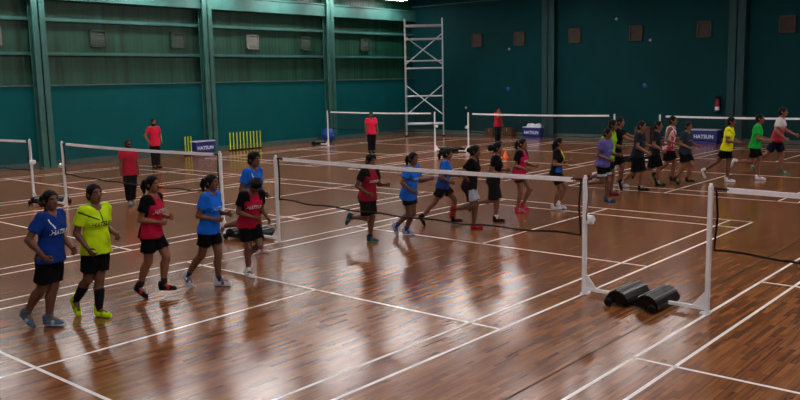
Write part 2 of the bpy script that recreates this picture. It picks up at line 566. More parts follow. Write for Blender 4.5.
# ------------------------------------------------------------------ wall fittings
def vent(loc, axis, w, h, m, label):
    r = empty('wall_vent', loc, 0.0 if axis == 'Y' else math.radians(90))
    # local: front looks along -Y
    q = MB()
    for x in (-w/2, w/2):
        q.box((x, -0.03, 0), (0.05, 0.08, h+0.05))
    for z in (-h/2, h/2):
        q.box((0, -0.03, z), (w+0.05, 0.08, 0.05))
    q.build('frame', m, r)
    q = MB()
    n = 7
    for i in range(n):
        z = -h/2+h*(i+0.5)/n
        q.add([(-w/2, -0.05, z-0.04), (w/2, -0.05, z-0.04), (w/2, -0.01, z+0.045), (-w/2, -0.01, z+0.045),
               (-w/2, -0.042, z-0.045), (w/2, -0.042, z-0.045), (w/2, -0.002, z+0.04), (-w/2, -0.002, z+0.04)],
              [(0,1,2,3),(7,6,5,4),(0,4,5,1),(2,6,7,3),(1,5,6,2),(0,3,7,4)])
    q.build('louvre', m, r)
    MB().box((0, 0.0, 0), (w, 0.01, h)).build('backing', M_ventdark, r)
    tag(r, label, 'vent', 'square wall vents')
    return r
for y, z, m, lab in ((2.95, 4.62, M_ventgrey, 'square vent on the left wall, cut by the left edge of the photo'),
                     (6.85, 4.62, M_ventdark, 'dark square vent high on the left wall above the standing coach in red'),
                     (10.35, 4.62, M_ventdark, 'dark square vent on the left wall just left of the middle green column'),
                     (14.2, 4.64, M_ventgrey, 'pale square vent high on the green wall above the yellow stumps'),
                     (17.35, 4.64, M_ventdark, 'dark square vent on the left wall just left of the column by the ball'),
                     (21.4, 4.66, M_ventdark, 'dark square vent on the left wall close to the scaffold tower')):
    vent((WX-0.15, y, z), 'X', 0.6, 0.58, m, lab)
for x, z, lab in ((-13.45, 4.75, 'brown vent on the back wall right of the scaffold tower, leftmost there'),
                  (-10.95, 4.72, 'brown vent with pale upper edge on the back wall left of the left dark column'),
                  (-7.95, 4.72, 'brown vent on the back wall just right of the left dark column'),
                  (-4.95, 4.68, 'brown vent mid back wall above the men in dark tees'),
                  (-1.95, 4.68, 'brown vent on the back wall left of the right dark column'),
                  (1.3, 4.7, 'brown vent on the back wall right of the right dark column')):
    vent((x, WY-0.001, z), 'Y', 0.56, 0.62, M_ventbrown, lab)

M_fit = mat('dull_white_plastic', '#9aa09c', 0.6, noise=0.05)
def wall_disc(x, z, r, m, name, label, cat):
    q = MB().lathe([(0, -0.03), (r*0.8, -0.03), (r, -0.018), (r, 0.0), (0, 0.0)], 18, (0, 0, 0), 'Y')
    o = q.build(name, m, None, (x, WY, z), smooth=True)
    MB().lathe([(0, -0.045), (r*0.35, -0.045), (r*0.4, -0.03), (0, -0.03)], 12, (0, 0, 0), 'Y').build('boss', m, o)
    return tag(o, label, cat)
wall_disc(-11.62, 2.32, 0.10, M_bluesign, 'wall_sign', 'small round blue sign on the back wall left of the left dark column', 'sign')
wall_disc(-4.5, 2.4, 0.10, M_bluesign, 'wall_sign', 'small round blue sign on the back wall above the jogging men', 'sign')
wall_disc(-11.55, 4.25, 0.06, M_fit, 'wall_socket', 'small white fitting on the back wall below the vents at left', 'fitting')
wall_disc(-4.3, 4.35, 0.06, M_fit, 'wall_socket', 'small white fitting on the back wall beside the middle vent', 'fitting')
wall_disc(-5.9, 5.35, 0.06, M_fit, 'wall_socket', 'small white fitting high on the back wall near the top edge', 'fitting')
wall_disc(-14.2, 1.38, 0.06, M_fit, 'wall_socket', 'small white fitting low on the back wall right of the scaffold', 'fitting')

# fire extinguisher on the back wall
r = empty('fire_extinguisher', (-1.27, WY-0.13, 1.30))
MB().lathe([(0, 0), (0.085, 0), (0.095, 0.02), (0.095, 0.42), (0.075, 0.49), (0.03, 0.53), (0, 0.53)], 20).build('cylinder', M_redpaint, r, smooth=True)
MB().lathe([(0.0965, 0.06), (0.0965, 0.2)], 20).build('paper_label', M_print, r, smooth=True)
MB().box((0, 0, 0.56), (0.05, 0.05, 0.07)).path([(0, 0, 0.6), (0, -0.12, 0.63)], 0.012).path([(0, 0, 0.57), (0, -0.12, 0.57)], 0.01).build('valve_handle', M_black, r)
MB().path([(0.03, 0, 0.56), (0.11, -0.03, 0.5), (0.12, -0.03, 0.3), (0.11, -0.03, 0.1)], 0.012).build('hose', M_black, r, smooth=True)
MB().box((0, 0.105, 0.3), (0.22, 0.03, 0.7)).box((0, 0.06, 0.35), (0.21, 0.1, 0.03)).build('bracket', M_black, r)
tag(r, 'red fire extinguisher with white label mounted on the back wall', 'fire extinguisher')

# ------------------------------------------------------------------ scaffold tower
PL, ang = Vector((-15.75, 22.15, 0)), math.atan2(0.61, 0.79)
t = empty('scaffold_tower', PL, ang)
TW, TD, TH = 1.86, 0.75, 5.85
for x in (0, TW):
    for y in (0, TD):
        up = MB().tube((x, y, 0.2), (x, y, TH), 0.036, n=12).build('upright', M_alu, t, smooth=True)
        cs = MB().box((x, y, 0.16), (0.07, 0.05, 0.12)).build('castor_fork', M_alu, t)
        MB().lathe([(0, -0.02), (0.06, -0.02), (0.075, -0.008), (0.075, 0.008), (0.06, 0.02), (0, 0.02)], 16, (x, y, 0.075), 'Y').build('wheel', M_black, cs, smooth=True)
for z, rr in ((5.5, 0.05), (4.85, 0.042), (3.78, 0.035), (3.42, 0.038), (2.04, 0.038), (0.66, 0.055)):
    MB().tube((0, 0, z), (TW, 0, z), rr).build('rung', M_alu, t)
    MB().tube((0, TD, z), (TW, TD, z), rr*0.8).build('rung', M_alu, t)
for x in (0, TW):
    q = MB()
    for k in range(11):
        q.tube((x, 0, 0.66+0.46*k), (x, TD, 0.66+0.46*k), 0.02, n=6)
    q.build('ladder_frame', M_alu, t)
for a, b in (((0, 0, 3.6), (TW, 0, 5.1)), ((0, TD, 5.0), (TW, TD, 3.6)), ((0, 0, 2.6), (TW, 0, 1.1)), ((0, TD, 1.1), (TW, TD, 2.6))):
    MB().tube(a, b, 0.028, n=8).build('brace', M_alu, t)
tag(t, 'tall aluminium scaffold tower on castors in the far corner of the hall', 'scaffold')
r = empty('red_clamp', (-15.05, 22.98, 2.30))
# ------------------------------------------------------------------ floor equipment
bpy.data.objects.remove(r)
def stumps(n, x, y0, y1, label):
    r = empty('stump_set', (x, (y0+y1)/2, 0))
    L = y1-y0
    MB().box((0, 0, 0.03), (0.10, L+0.12, 0.06)).build('base', M_black, r, bevel=0.01)
    for i in range(n):
        y = -L/2+L*i/(n-1)
        MB().tube((0, y, 0.05), (0, y, 0.76), 0.024, n=12).lathe([(0.024, 0.76), (0.018, 0.785), (0, 0.79)], 12, (0, y, 0)).build('stump', M_yellow, r, smooth=True)
    tag(r, label, 'stumps', 'yellow stump sets')
stumps(10, -17.3, 12.35, 14.0, 'long row of ten yellow stumps on a black base against the green wall')
stumps(3, -16.95, 9.85, 10.12, 'set of three yellow stumps left of the blue board by the column')

def cloth_heap(n, w, d, h):
    q = MB()
    rnd = random.Random(4)
    for i in range(n):
        cx, cy = rnd.uniform(-w, w), rnd.uniform(-d, d)
        rr = rnd.uniform(0.09, 0.14)
        q.lathe([(0, 0), (rr, 0.01), (rr*0.9, h*0.6), (rr*0.4, h*rnd.uniform(0.8, 1.1)), (0, h*0.9)], 10, (cx, cy, 0))
    return q
def board_box(loc, rz, w, d, h, label, textsize, splits=None):
    """blue printed equipment box; front looks along -Y"""
    r = empty('equipment_box', loc, rz)
    th = 0.025
    q = MB().box((0, -d/2+th/2, h/2), (w, th, h)).box((0, d/2-th/2, h/2), (w, th, h)).box((-w/2+th/2, 0, h/2), (th, d-2*th, h)).box((w/2-th/2, 0, h/2), (th, d-2*th, h)).box((0, 0, 0.02), (w-2*th, d-2*th, 0.04))
    q.build('box_body', M_blue, r)
    q = MB()
    for a, b, c, e in ((0, -d/2, w+0.03, 0.035), (0, d/2, w+0.03, 0.035)):
        q.box((a, b, h), (c, e, 0.03))
    for a in (-w/2, w/2):
        q.box((a, 0, h), (0.035, d, 0.03))
    q.build('rim', M_print, r)
    vs, fs = text_mesh('HATSUN', textsize, 0.006)
    q = MB()
    q.add([(v.x, -d/2-0.004, h*0.5+v.y) for v in vs], fs)
    q.build('lettering', M_print, r)
    tag(r, label, 'box')
    return r
board_box((-17.0, 10.72, 0), math.radians(90), 0.95, 0.36, 0.55, 'blue box with white lettering beside the three yellow stumps at left wall', 0.2)
board_box((-9.85, WY-0.45, 0), 0.0, 0.95, 0.5, 0.5, 'blue box with white lettering heaped with white bundles by the back wall', 0.2)
h = cloth_heap(12, 0.3, 0.12, 0.24).build('towel_heap', M_print, None, (-9.85, WY-0.45, 0.42), smooth=True)
MB().box((0, 0, -0.18), (0.86, 0.42, 0.36)).build('folded_towels', M_print, h)
tag(h, 'heap of white bundles lying in the blue box by the back wall', 'towels', kind='stuff')
board_box((-1.62, WY-0.4, 0), 0.0, 1.1, 0.45, 0.56, 'wide blue box with white lettering under the fire extinguisher', 0.21)

def carton(loc, w, d, h, label, rz=0.0):
    r = empty('cardboard_box', loc, rz)
    MB().box((0, 0, h/2), (w, d, h)).build('carton_body', M_card, r, bevel=0.006)
    MB().box((0, 0, h+0.002), (0.06, d, 0.004)).box((0, -d/2-0.002, h-0.08), (0.06, 0.004, 0.16)).build('packing_tape', mat('parcel_tape', '#9a7550', 0.4, noise=0.05), r)
    for s in (-1, 1):
        MB().box((0, s*d*0.25, h+0.008), (w, d*0.48, 0.006)).build('flap', M_card, r)
    tag(r, label, 'box', 'brown cartons by the back wall')
carton((-11.35, WY-0.35, 0), 0.55, 0.4, 0.42, 'brown cardboard box by the back wall right of the coach with raised hand')
carton((-12.4, WY-0.35, 0), 0.45, 0.4, 0.38, 'brown cardboard box by the back wall left of the coach with raised hand')
carton((-4.25, WY-0.5, 0), 0.7, 0.5, 0.62, 'tall brown cardboard box at the back wall behind the men in dark tees')

# exercise ball
o = MB().lathe([(0.34*math.sin(math.pi*i/24), -0.34*math.cos(math.pi*i/24)) for i in range(25)], 40).build('exercise_ball', M_blueball, None, (-17.0, 17.9, 0.34), smooth=True)
MB().lathe([(0, -0.006), (0.018, -0.006), (0.02, 0.002), (0.012, 0.008), (0, 0.008)], 12, (0.34, 0, 0), 'X').build('valve_plug', M_white, o)
tag(o, 'large blue exercise ball on the floor by the left wall', 'ball')
# cone
r = empty('traffic_cone', (-5.35, 15.4, 0))
MB().box((0, 0, 0.015), (0.24, 0.24, 0.03)).build('base', M_orange, r, bevel=0.01)
MB().lathe([(0.095, 0.03), (0.025, 0.25), (0.018, 0.26), (0.0, 0.26)], 24).build('cone_body', M_orange, r, smooth=True)
tag(r, 'small orange cone on the floor far behind the joggers', 'cone')

# ------------------------------------------------------------------ people
# every figure is grown from a signed distance field and meshed by surface nets: one skin
class Field:
    def __init__(self, lo, hi, h):
        self.h = h
        self.lo = np.array(lo, float)
        self.n = np.ceil((np.array(hi, float)-self.lo)/h).astype(int)+1
        self.ax = [self.lo[i]+h*np.arange(self.n[i]) for i in range(3)]
        self.F = np.full(self.n, 0.5, np.float32)
    def sl(self, lo, hi):
        a = np.clip(np.floor((np.array(lo)-self.lo)/self.h).astype(int), 0, self.n)
        b = np.clip(np.ceil((np.array(hi)-self.lo)/self.h).astype(int)+1, 0, self.n)
        return tuple(slice(int(i), int(j)) for i, j in zip(a, b))
    def grid(self, s):
        return np.stack(np.meshgrid(self.ax[0][s[0]], self.ax[1][s[1]], self.ax[2][s[2]], indexing='ij'), -1)
    def put(self, fn, lo, hi, k=0.01, op='add'):
        m = k+2.5*self.h
        s = self.sl(np.array(lo)-m, np.array(hi)+m)
        if any(q.stop <= q.start for q in s):
            return
        d = fn(self.grid(s)).astype(np.float32)
        f = self.F[s]
        if op == 'add':
            e = np.maximum(k-np.abs(f-d), 0)/k
            self.F[s] = np.minimum(f, d)-e*e*k*0.25
        else:
            e = np.maximum(k-np.abs(f+d), 0)/k
            self.F[s] = np.maximum(f, -d)+e*e*k*0.25
    def cap(self, a, b, r1, r2=None, k=0.01, op='add', flat=None):
        a, b = np.array(a, float), np.array(b, float)
        r2 = r1 if r2 is None else r2
        ba = b-a
        L2 = ba@ba+1e-12
        def fn(p):
            q = p-a
            t = np.clip((q@ba)/L2, 0, 1)
            d = np.linalg.norm(q-t[..., None]*ba, axis=-1)-(r1+(r2-r1)*t)
            if flat is not None:
                d = np.maximum(d, (p-b)@(ba/math.sqrt(L2))-flat)
            return d
        R = max(r1, r2)
        self.put(fn, np.minimum(a, b)-R, np.maximum(a, b)+R, k, op)
    def ell(self, c, M, rad, k=0.01, op='add'):
        c, M, rad = np.array(c, float), np.array(M, float), np.array(rad, float)
        def fn(p):
            q = (p-c)@M.T
            k0 = np.linalg.norm(q/rad, axis=-1)
            k1 = np.linalg.norm(q/rad**2, axis=-1)+1e-9
            return k0*(k0-1)/k1
        R = rad.max()
        self.put(fn, c-R, c+R, k, op)
    def prof(self, c, M, tab, infl, s0, s1, k=0.01, off=0.0):
        """stack of ellipses along M[2]; tab rows: s, half width (M[1]), half depth (M[0]), centre shift"""
        c, M = np.array(c, float), np.array(M, float)
        tab = np.array(tab, float)
        def fn(p):
            q = (p-c)@M.T
            s = q[..., 2]
            a = np.interp(s, tab[:, 0], tab[:, 1])+infl
            b = np.interp(s, tab[:, 0], tab[:, 2])+infl
            x = q[..., 0]-np.interp(s, tab[:, 0], tab[:, 3])
            n = 2.3
            d = ((np.abs(q[..., 1])/a)**n+(np.abs(x)/b)**n)**(1/n)
            d = (d-1)*np.minimum(a, b)
            return np.maximum(d, np.maximum(s-s1, s0-s))
        R = max(tab[:, 1].max(), tab[:, 2].max())+abs(tab[:, 3]).max()+infl
        pts = np.array([c+M[2]*s0, c+M[2]*s1])
        self.put(fn, pts.min(0)-R, pts.max(0)+R, k)
    def mesh(self):
        F, h = self.F, self.h
        F[0], F[-1] = 0.5, 0.5
        F[:, 0], F[:, -1] = 0.5, 0.5
        F[:, :, 0], F[:, :, -1] = 0.5, 0.5
        S = F < 0
        c = [S[i:S.shape[0]-1+i, j:S.shape[1]-1+j, k:S.shape[2]-1+k] for i in (0,1) for j in (0,1) for k in (0,1)]
        anyc = np.logical_or.reduce(c)
        allc = np.logical_and.reduce(c)
        act = anyc & ~allc
        idx = np.argwhere(act)
        vid = np.full(act.shape, -1, np.int64)
        vid[act] = np.arange(len(idx))
        pos = np.zeros((len(idx), 3))
        cnt = np.zeros(len(idx))
        I = idx.T
        for ax in range(3):
            for u in (0, 1):
                for v in (0, 1):
                    o0 = [0, 0, 0]
                    oth = [q for q in range(3) if q != ax]
                    o0[oth[0]], o0[oth[1]] = u, v
                    o1 = list(o0); o1[ax] = 1
                    f0 = F[I[0]+o0[0], I[1]+o0[1], I[2]+o0[2]]
                    f1 = F[I[0]+o1[0], I[1]+o1[1], I[2]+o1[2]]
                    m = (f0 < 0) != (f1 < 0)
                    tt = np.where(m, f0/np.where(m, f0-f1, 1), 0)
                    p = np.tile(np.array(o0, float), (len(idx), 1))
                    p[:, ax] += tt
                    pos[m] += p[m]
                    cnt[m] += 1
        V = self.lo+(idx+pos/cnt[:, None])*h
        faces = []
        for ax in range(3):
            a1, a2 = (ax+1) % 3, (ax+2) % 3
            s0 = [slice(None)]*3; s0[ax] = slice(0, -1)
            s1 = [slice(None)]*3; s1[ax] = slice(1, None)
            x = S[tuple(s0)] != S[tuple(s1)]
            e = np.argwhere(x)
            e = e[(e[:, a1] > 0) & (e[:, a2] > 0) & (e[:, a1] < S.shape[a1]-1) & (e[:, a2] < S.shape[a2]-1)]
            d1 = np.zeros(3, int); d1[a1] = 1
            d2 = np.zeros(3, int); d2[a2] = 1
            g = lambda q: vid[q[:, 0], q[:, 1], q[:, 2]]
            quad = np.stack([g(e-d1-d2), g(e-d2), g(e), g(e-d1)], 1)
            ins = S[e[:, 0], e[:, 1], e[:, 2]]
            quad[~ins] = quad[~ins][:, ::-1]
            faces.append(quad)
        Q = np.concatenate(faces)
        # one light smoothing pass
        adj = np.zeros_like(V); n = np.zeros(len(V))
        for i in range(4):
            j = (i+1) % 4
            np.add.at(adj, Q[:, i], V[Q[:, j]]); np.add.at(n, Q[:, i], 1)
            np.add.at(adj, Q[:, j], V[Q[:, i]]); np.add.at(n, Q[:, j], 1)
        V = 0.6*V+0.4*adj/np.maximum(n, 1)[:, None]
        return V, Q

def np_object(name, V, Q, mats, mi=None, parent=None):
    me = bpy.data.meshes.new(name)
    me.vertices.add(len(V)); me.vertices.foreach_set('co', V.astype(np.float32).ravel())
    me.loops.add(Q.size); me.loops.foreach_set('vertex_index', Q.astype(np.int32).ravel())
    me.polygons.add(len(Q))
    me.polygons.foreach_set('loop_start', np.arange(0, Q.size, 4, dtype=np.int32))
    for m in mats:
        me.materials.append(m)
    if mi is not None:
        me.polygons.foreach_set('material_index', mi.astype(np.int32))
    me.polygons.foreach_set('use_smooth', np.ones(len(Q), bool))
    me.update(calc_edges=True)
    me.validate()
    o = bpy.data.objects.new(name, me)
    COL.objects.link(o)
    if parent is not None:
        o.parent = parent
    return o

rad = math.radians
def nrm(v):
    v = np.array(v, float)
    return v/np.linalg.norm(v)

def skeleton(H, P):
    """joint positions in metres; x forward, y to the left, z up, pelvis above the origin"""
    J = {}
    x, y, z = np.eye(3)
    pel = np.array([0, 0, 0.53*H])
    le, tw = rad(P.get('lean', 6)), rad(P.get('twist', 0))
    u = np.array([math.sin(le), 0, math.cos(le)])
    f0 = np.array([math.cos(le), 0, -math.sin(le)])
    f = f0*math.cos(tw)+y*math.sin(tw)
    l = np.cross(u, f)
    J.update(pel=pel, u=u, f=f, l=l)
    bw = P.get('build', 1.0)
    for sd, s in (('L', 1), ('R', -1)):
        th, kn, ab = rad(P['th'+sd]), rad(P['kn'+sd]), rad(P.get('la'+sd, -2))
        hip = pel+s*y*0.056*H-z*0.01*H
        td = (-z*math.cos(th)+x*math.sin(th))*math.cos(ab)+s*y*math.sin(ab)
        kneep = hip+td*0.245*H
        a = th-kn
        sd_ = nrm((-z*math.cos(a)+x*math.sin(a))+s*y*math.sin(ab)*0.3)
        ank = kneep+sd_*0.243*H
        fp = a-rad(P.get('pf'+sd, 12))
        if P.get('stance') == sd:
            fp = 0.02
        fd = np.array([math.cos(fp), s*0.12, math.sin(fp)])
        fd = nrm(fd)
        fn = nrm(np.cross(fd, np.cross(z if abs(fd[2]) < 0.9 else x, fd)))
        if fn@(-sd_) < 0:
            fn = -fn
        J[sd] = dict(hip=hip, knee=kneep, ank=ank, fd=fd, fn=fn, sole=ank-fn*0.046*H+fd*0.03*H,
                     toe=ank-fn*0.046*H+fd*0.105*H, heel=ank-fn*0.046*H-fd*0.035*H)
        fl, aa, el, inr = rad(P.get('sh'+sd, 0)), rad(P.get('ab'+sd, 12)), rad(P.get('el'+sd, 80)), rad(P.get('in'+sd, 20))
        side = s*l
        sh = pel+u*0.278*H+side*0.098*H*bw
        d = (-u*math.cos(fl)+f*math.sin(fl))*math.cos(aa)+side*math.sin(aa)
        elb = sh+d*0.172*H
        w = (f*math.cos(fl)+u*math.sin(fl))
        w = nrm(w-d*(w@d))
        w = nrm(w*math.cos(inr)-side*math.sin(inr))
        w = nrm(w-d*(w@d))
        fd2 = nrm(d*math.cos(el)+w*math.sin(el))
        wr = elb+fd2*0.148*H
        J[sd].update(sh=sh, elb=elb, wr=wr, fa=fd2, ud=d, side=side)
    neck = pel+u*0.300*H
    hy, hp = rad(P.get('hy', 0)), rad(P.get('hp', 4))
    hf = f*math.cos(hy)+l*math.sin(hy)
    hf = nrm(hf*1.0+np.array([0, 0, -hf[2]]))
    hl = nrm(np.cross(z, hf))
    hff = nrm(hf*math.cos(hp)-z*math.sin(hp))
    hu = np.cross(hff, hl)
    hc = neck+nrm(u*0.5+hu*0.5)*0.098*H+hff*0.014*H
    J.update(neck=neck, hc=hc, hf=hff, hl=hl, hu=hu)
    return J

TORSO_F = [(-.085, .030, .030, 0), (-.06, .088, .062, -.004), (-.02, .100, .070, -.006), (.02, .097, .066, -.002), (.085, .078, .055, .003),
           (.14, .082, .060, .006), (.19, .091, .068, .010), (.235, .095, .060, .004), (.268, .092, .050, -.002), (.29, .066, .042, -.006), (.305, .042, .038, -.006)]
TORSO_M = [(-.085, .030, .030, 0), (-.06, .084, .060, -.002), (-.02, .094, .064, -.003), (.02, .092, .062, 0), (.085, .086, .058, .002),
           (.14, .092, .062, .004), (.19, .101, .067, .005), (.235, .106, .062, .002), (.268, .100, .052, -.004), (.29, .072, .044, -.006), (.305, .044, .040, -.006)]

SKIN = [mat('skin_brown', '#7d4f38', 0.55, noise=0.06, nscale=14), mat('skin_deep_brown', '#643f2c', 0.55, noise=0.06, nscale=14), mat('skin_tan', '#815641', 0.5, noise=0.06, nscale=14)]
M_hair = mat('black_hair', '#080606', 0.6, noise=0.3, nscale=60, bump=0.6, bscale=120, spec=0.15)
M_eye = mat('eye_white', '#8d867f', 0.4)
M_iris = mat('eye_dark', '#140c08', 0.2)
M_lip = mat('lips', '#5c2f2a', 0.45)
CLOTH = {}
def cloth(hexc):
    if hexc not in CLOTH:
        CLOTH[hexc] = mat('fabric_%s' % hexc.strip('#'), hexc, 0.9, noise=0.10, nscale=10, bump=0.25, bscale=14, spec=0.12)
    return CLOTH[hexc]

def cloth_ramp(name, stops, axis='Z', noise=0.0, lo=0.85, hi=1.45):
    if name in MATS:
        return MATS[name]
    m = bpy.data.materials.new(name); m.use_nodes = True
    nt = m.node_tree; L = nt.links.new; N = nt.nodes.new
    b = nt.nodes['Principled BSDF']; b.inputs['Roughness'].default_value = 0.85
    tc = N('ShaderNodeTexCoord'); r = N('ShaderNodeValToRGB')
    if noise:
        n = N('ShaderNodeTexNoise'); n.inputs['Scale'].default_value = noise; n.inputs['Detail'].default_value = 1
        L(tc.outputs['Object'], n.inputs['Vector']); L(n.outputs['Fac'], r.inputs['Fac'])
    else:
        sp = N('ShaderNodeSeparateXYZ'); L(tc.outputs['Object'], sp.inputs[0])
        mr = N('ShaderNodeMapRange'); mr.inputs['From Min'].default_value = lo; mr.inputs['From Max'].default_value = hi
        L(sp.outputs[axis], mr.inputs['Value']); L(mr.outputs['Result'], r.inputs['Fac'])
    e = r.color_ramp.elements
    while len(e) < len(stops): e.new(0.5)
    for q, (p, c) in zip(e, stops):
        q.position = p; q.color = lin(c)
    L(r.outputs['Color'], b.inputs['Base Color'])
    MATS[name] = m
    return m

def build_person(D):
    P = dict(D['pose'], stance=D['stance'])
    J = skeleton(1.0, P)
    low = min(min(J[s]['toe'][2], J[s]['heel'][2]) for s in 'LR')
    top = J['hc'][2]+0.07
    H = D['top']/(top-low)
    J = skeleton(H, P)
    low = min(min(J[s]['toe'][2], J[s]['heel'][2]) for s in 'LR')
    st = J[D['stance']]['sole']
    shift = np.array([-st[0], -st[1], -low+0.001])
    for key in ('pel', 'neck', 'hc'):
        J[key] = J[key]+shift
    for s in 'LR':
        for key in ('hip', 'knee', 'ank', 'sole', 'toe', 'heel', 'sh', 'elb', 'wr'):
            J[s][key] = J[s][key]+shift
    fem = D.get('sex', 'f') == 'f'
    bw = P.get('build', 1.0)
    T = np.array(TORSO_F if fem else TORSO_M)*H
    T[:, 1] *= bw; T[:, 2] *= D.get('depth', 1.0)
    M = np.array([J['f'], J['l'], J['u']])
    HM = np.array([J['hf'], J['hl'], J['hu']])
    g = D.get('limb', 1.0)*H
    h = D.get('vox', 0.008)
    hc, hf, hl, hu = J['hc'], J['hf'], J['hl'], J['hu']
    pts = [J['pel'], J['neck'], hc+hu*0.08*H, hc-hu*0.08*H]
    for s in 'LR':
        q = J[s]
        pts += [q[k] for k in ('knee', 'ank', 'toe', 'heel', 'elb', 'wr', 'sh')]+[q['wr']+q['fa']*0.12*H]
    pts = np.array(pts)
    lo, hi = pts.min(0)-0.17*H*0.75, pts.max(0)+0.17*H*0.75
    lo[2] = max(lo[2], -0.03)
    sk = D.get('skin', 0)
    # ---- body
    B = Field(lo, hi, h)
    B.prof(J['pel'], M, T, 0.0, -.085*H, .305*H, 0.02)
    if fem:
        for s in (1, -1):
            B.ell(J['pel']+J['u']*.195*H+J['l']*s*.042*H+J['f']*.056*H, M, np.array([.026, .036, .036])*H, 0.025)
    for s in 'LR':
        q = J[s]
        B.cap(q['hip'], q['knee'], .053*g, .035*g, 0.03)
        B.ell(q['hip']-np.array([.022, 0, .012])*H, np.eye(3), np.array([.055, .050, .058])*g, 0.03)
        mid = q['knee']+(q['ank']-q['knee'])*0.30
        back = nrm(np.cross(np.cross(q['ank']-q['knee'], q['fd']), q['ank']-q['knee']))
        B.cap(q['knee'], mid-back*.010*g, .033*g, .036*g, 0.02)
        B.cap(mid-back*.010*g, q['ank'], .036*g, .020*g, 0.02)
        B.cap(q['ank'], q['ank']+q['fd']*.07*H-q['fn']*.02*H, .022*g, .02*g, 0.015)
        B.cap(J['neck']-J['u']*.012*H, q['sh'], .034*H, .032*g, 0.03)
        B.cap(q['sh'], q['elb'], .033*g, .023*g, 0.02)
        m2 = q['elb']+q['fa']*.04*H
        B.cap(q['elb'], m2, .023*g, .0245*g, 0.012)
        B.cap(m2, q['wr'], .0245*g, .0155*g, 0.012)
        # hand: palm, four fingers, thumb
        d = q['fa']; hs = H
        inner = nrm(-q['side']-d*(-q['side']@d))          # palm faces the body
        wv = np.cross(d, inner)
        if wv[2] < 0: wv = -wv                            # thumb side up
        pm = q['wr']+d*.028*hs
        B.ell(pm, np.array([d, wv, inner]), np.array([.033, .024, .0115])*hs, 0.008)
        for i in range(4):
            o0 = (1.5-i)*.0115*hs
            ln = (.90, 1.0, .95, .76)[i]
            b0 = q['wr']+d*.050*hs+wv*o0
            c1, c2 = rad(38+4*i), rad(105+5*i)
            p1 = b0+(d*math.cos(c1)+inner*math.sin(c1))*.024*hs*ln
            p2 = p1+(d*math.cos(c2)+inner*math.sin(c2))*.024*hs*ln
            B.cap(b0, p1, .0060*hs, .0056*hs, 0.003)
            B.cap(p1, p2, .0056*hs, .0050*hs, 0.003)
        t0 = q['wr']+d*.016*hs+wv*.016*hs
        t1 = t0+nrm(d*.65+wv*.7+inner*.3)*.024*hs
        t2 = t1+nrm(d*.8+inner*.6)*.018*hs
        B.cap(t0, t1, .0078*hs, .0066*hs, 0.006); B.cap(t1, t2, .0066*hs, .0055*hs, 0.003)
    B.cap(J['neck']-J['u']*.01*H, hc-hu*.035*H-hf*.012*H, .033*g, .031*g, 0.02)
    B.ell(hc+hu*.012*H-hf*.004*H, HM, np.array([.058, .0465, .056])*H, 0.01)
    B.ell(hc-hu*.030*H+hf*.012*H, HM, np.array([.043, .036, .040])*H, 0.02)
    B.ell(hc-hu*.056*H+hf*.036*H, HM, np.array([.014, .017, .012])*H, 0.014)
    B.cap(hc+hu*.006*H+hf*.051*H, hc-hu*.016*H+hf*.064*H, .0055*H, .0085*H, 0.008)
    for s in (1, -1):
        B.ell(hc+hu*.005*H+hf*.052*H+hl*s*.019*H, HM, np.array([.008, .012, .008])*H, 0.008, 'sub')
        B.ell(hc+hu*.003*H+hf*.0405*H+hl*s*.0185*H, HM, np.array([.009, .010, .007])*H, 0.002)
        B.cap(hc+hu*.017*H+hf*.050*H+hl*s*.008*H, hc+hu*.016*H+hf*.043*H+hl*s*.030*H, .005*H, .004*H, 0.006)
        B.ell(hc-hu*.004*H-hf*.006*H+hl*s*.047*H, HM, np.array([.013, .006, .019])*H, 0.004)
    B.ell(hc-hu*.034*H+hf*.050*H, HM, np.array([.008, .015, .0055])*H, 0.005)
    V, Q = B.mesh()
    C = V[Q].mean(1)
    mi = np.zeros(len(Q), int)
    rel = (C-hc)@HM.T/H
    for s in (1, -1):
        e = np.sqrt(((rel[:, 1]-s*.0185)/1.3)**2+(rel[:, 2]-.003)**2)
        front = rel[:, 0] > .03
        mi[front & (e < .0054)] = 1
        mi[front & (np.hypot(rel[:, 1]-s*.0185, rel[:, 2]-.003) < .0046)] = 2
        bx = np.abs(rel[:, 1]-s*.019)
        mi[front & (bx < .013) & (np.abs(rel[:, 2]-.0185+bx*.15) < .0035)] = 3
    mi[(rel[:, 0] > .035) & (np.hypot(rel[:, 1]/1.6, (rel[:, 2]+.034)) < .009) & (np.abs(rel[:, 2]+.034) < .006)] = 4
    if D.get('beard'):
        mi[(rel[:, 2] < -.026) & (rel[:, 2] > -.075) & (rel[:, 0] > -.012) & (np.abs(rel[:, 1]) < .05) & (mi != 4)] = 3
    body = np_object('person', V, Q, [SKIN[sk], M_eye, M_iris, M_hair, M_lip], mi)
    body.location = (D['x'], D['y'], 0)
    body.rotation_euler = (0, 0, D['head'])
    tag(body, D['label'], 'person', D['group'])
    hv = h*1.15
    # ---- hair
    F = Field(hc-0.16*H, hc+0.14*H, h*0.9)
    hs = D.get('hair', 'short')
    gr = .0625 if fem else .061
    F.ell(hc+hu*.018*H-hf*.006*H, HM, np.array([gr, gr-.0105, gr-.003])*H, 0.006)
    F.ell(hc-hu*.012*H-hf*.024*H, HM, np.array([.044, .050, .055])*H, 0.01)
    if hs == 'thick':
        F.ell(hc+hu*.036*H-hf*.002*H, HM, np.array([.064, .058, .048])*H, 0.01)
        for i in range(12):
            a = i*2.4
            F.ell(hc+hu*(.055+.012*math.sin(i*1.7))*H+hf*.035*math.cos(a)*H+hl*.034*math.sin(a)*H, np.eye(3), np.array([.018]*3)*H, 0.006)
    # keep the face, ears and the neck clear
    F.ell(hc-hu*.026*H+hf*.054*H, HM, np.array([.056, .0475, .070])*H, 0.004, 'sub')
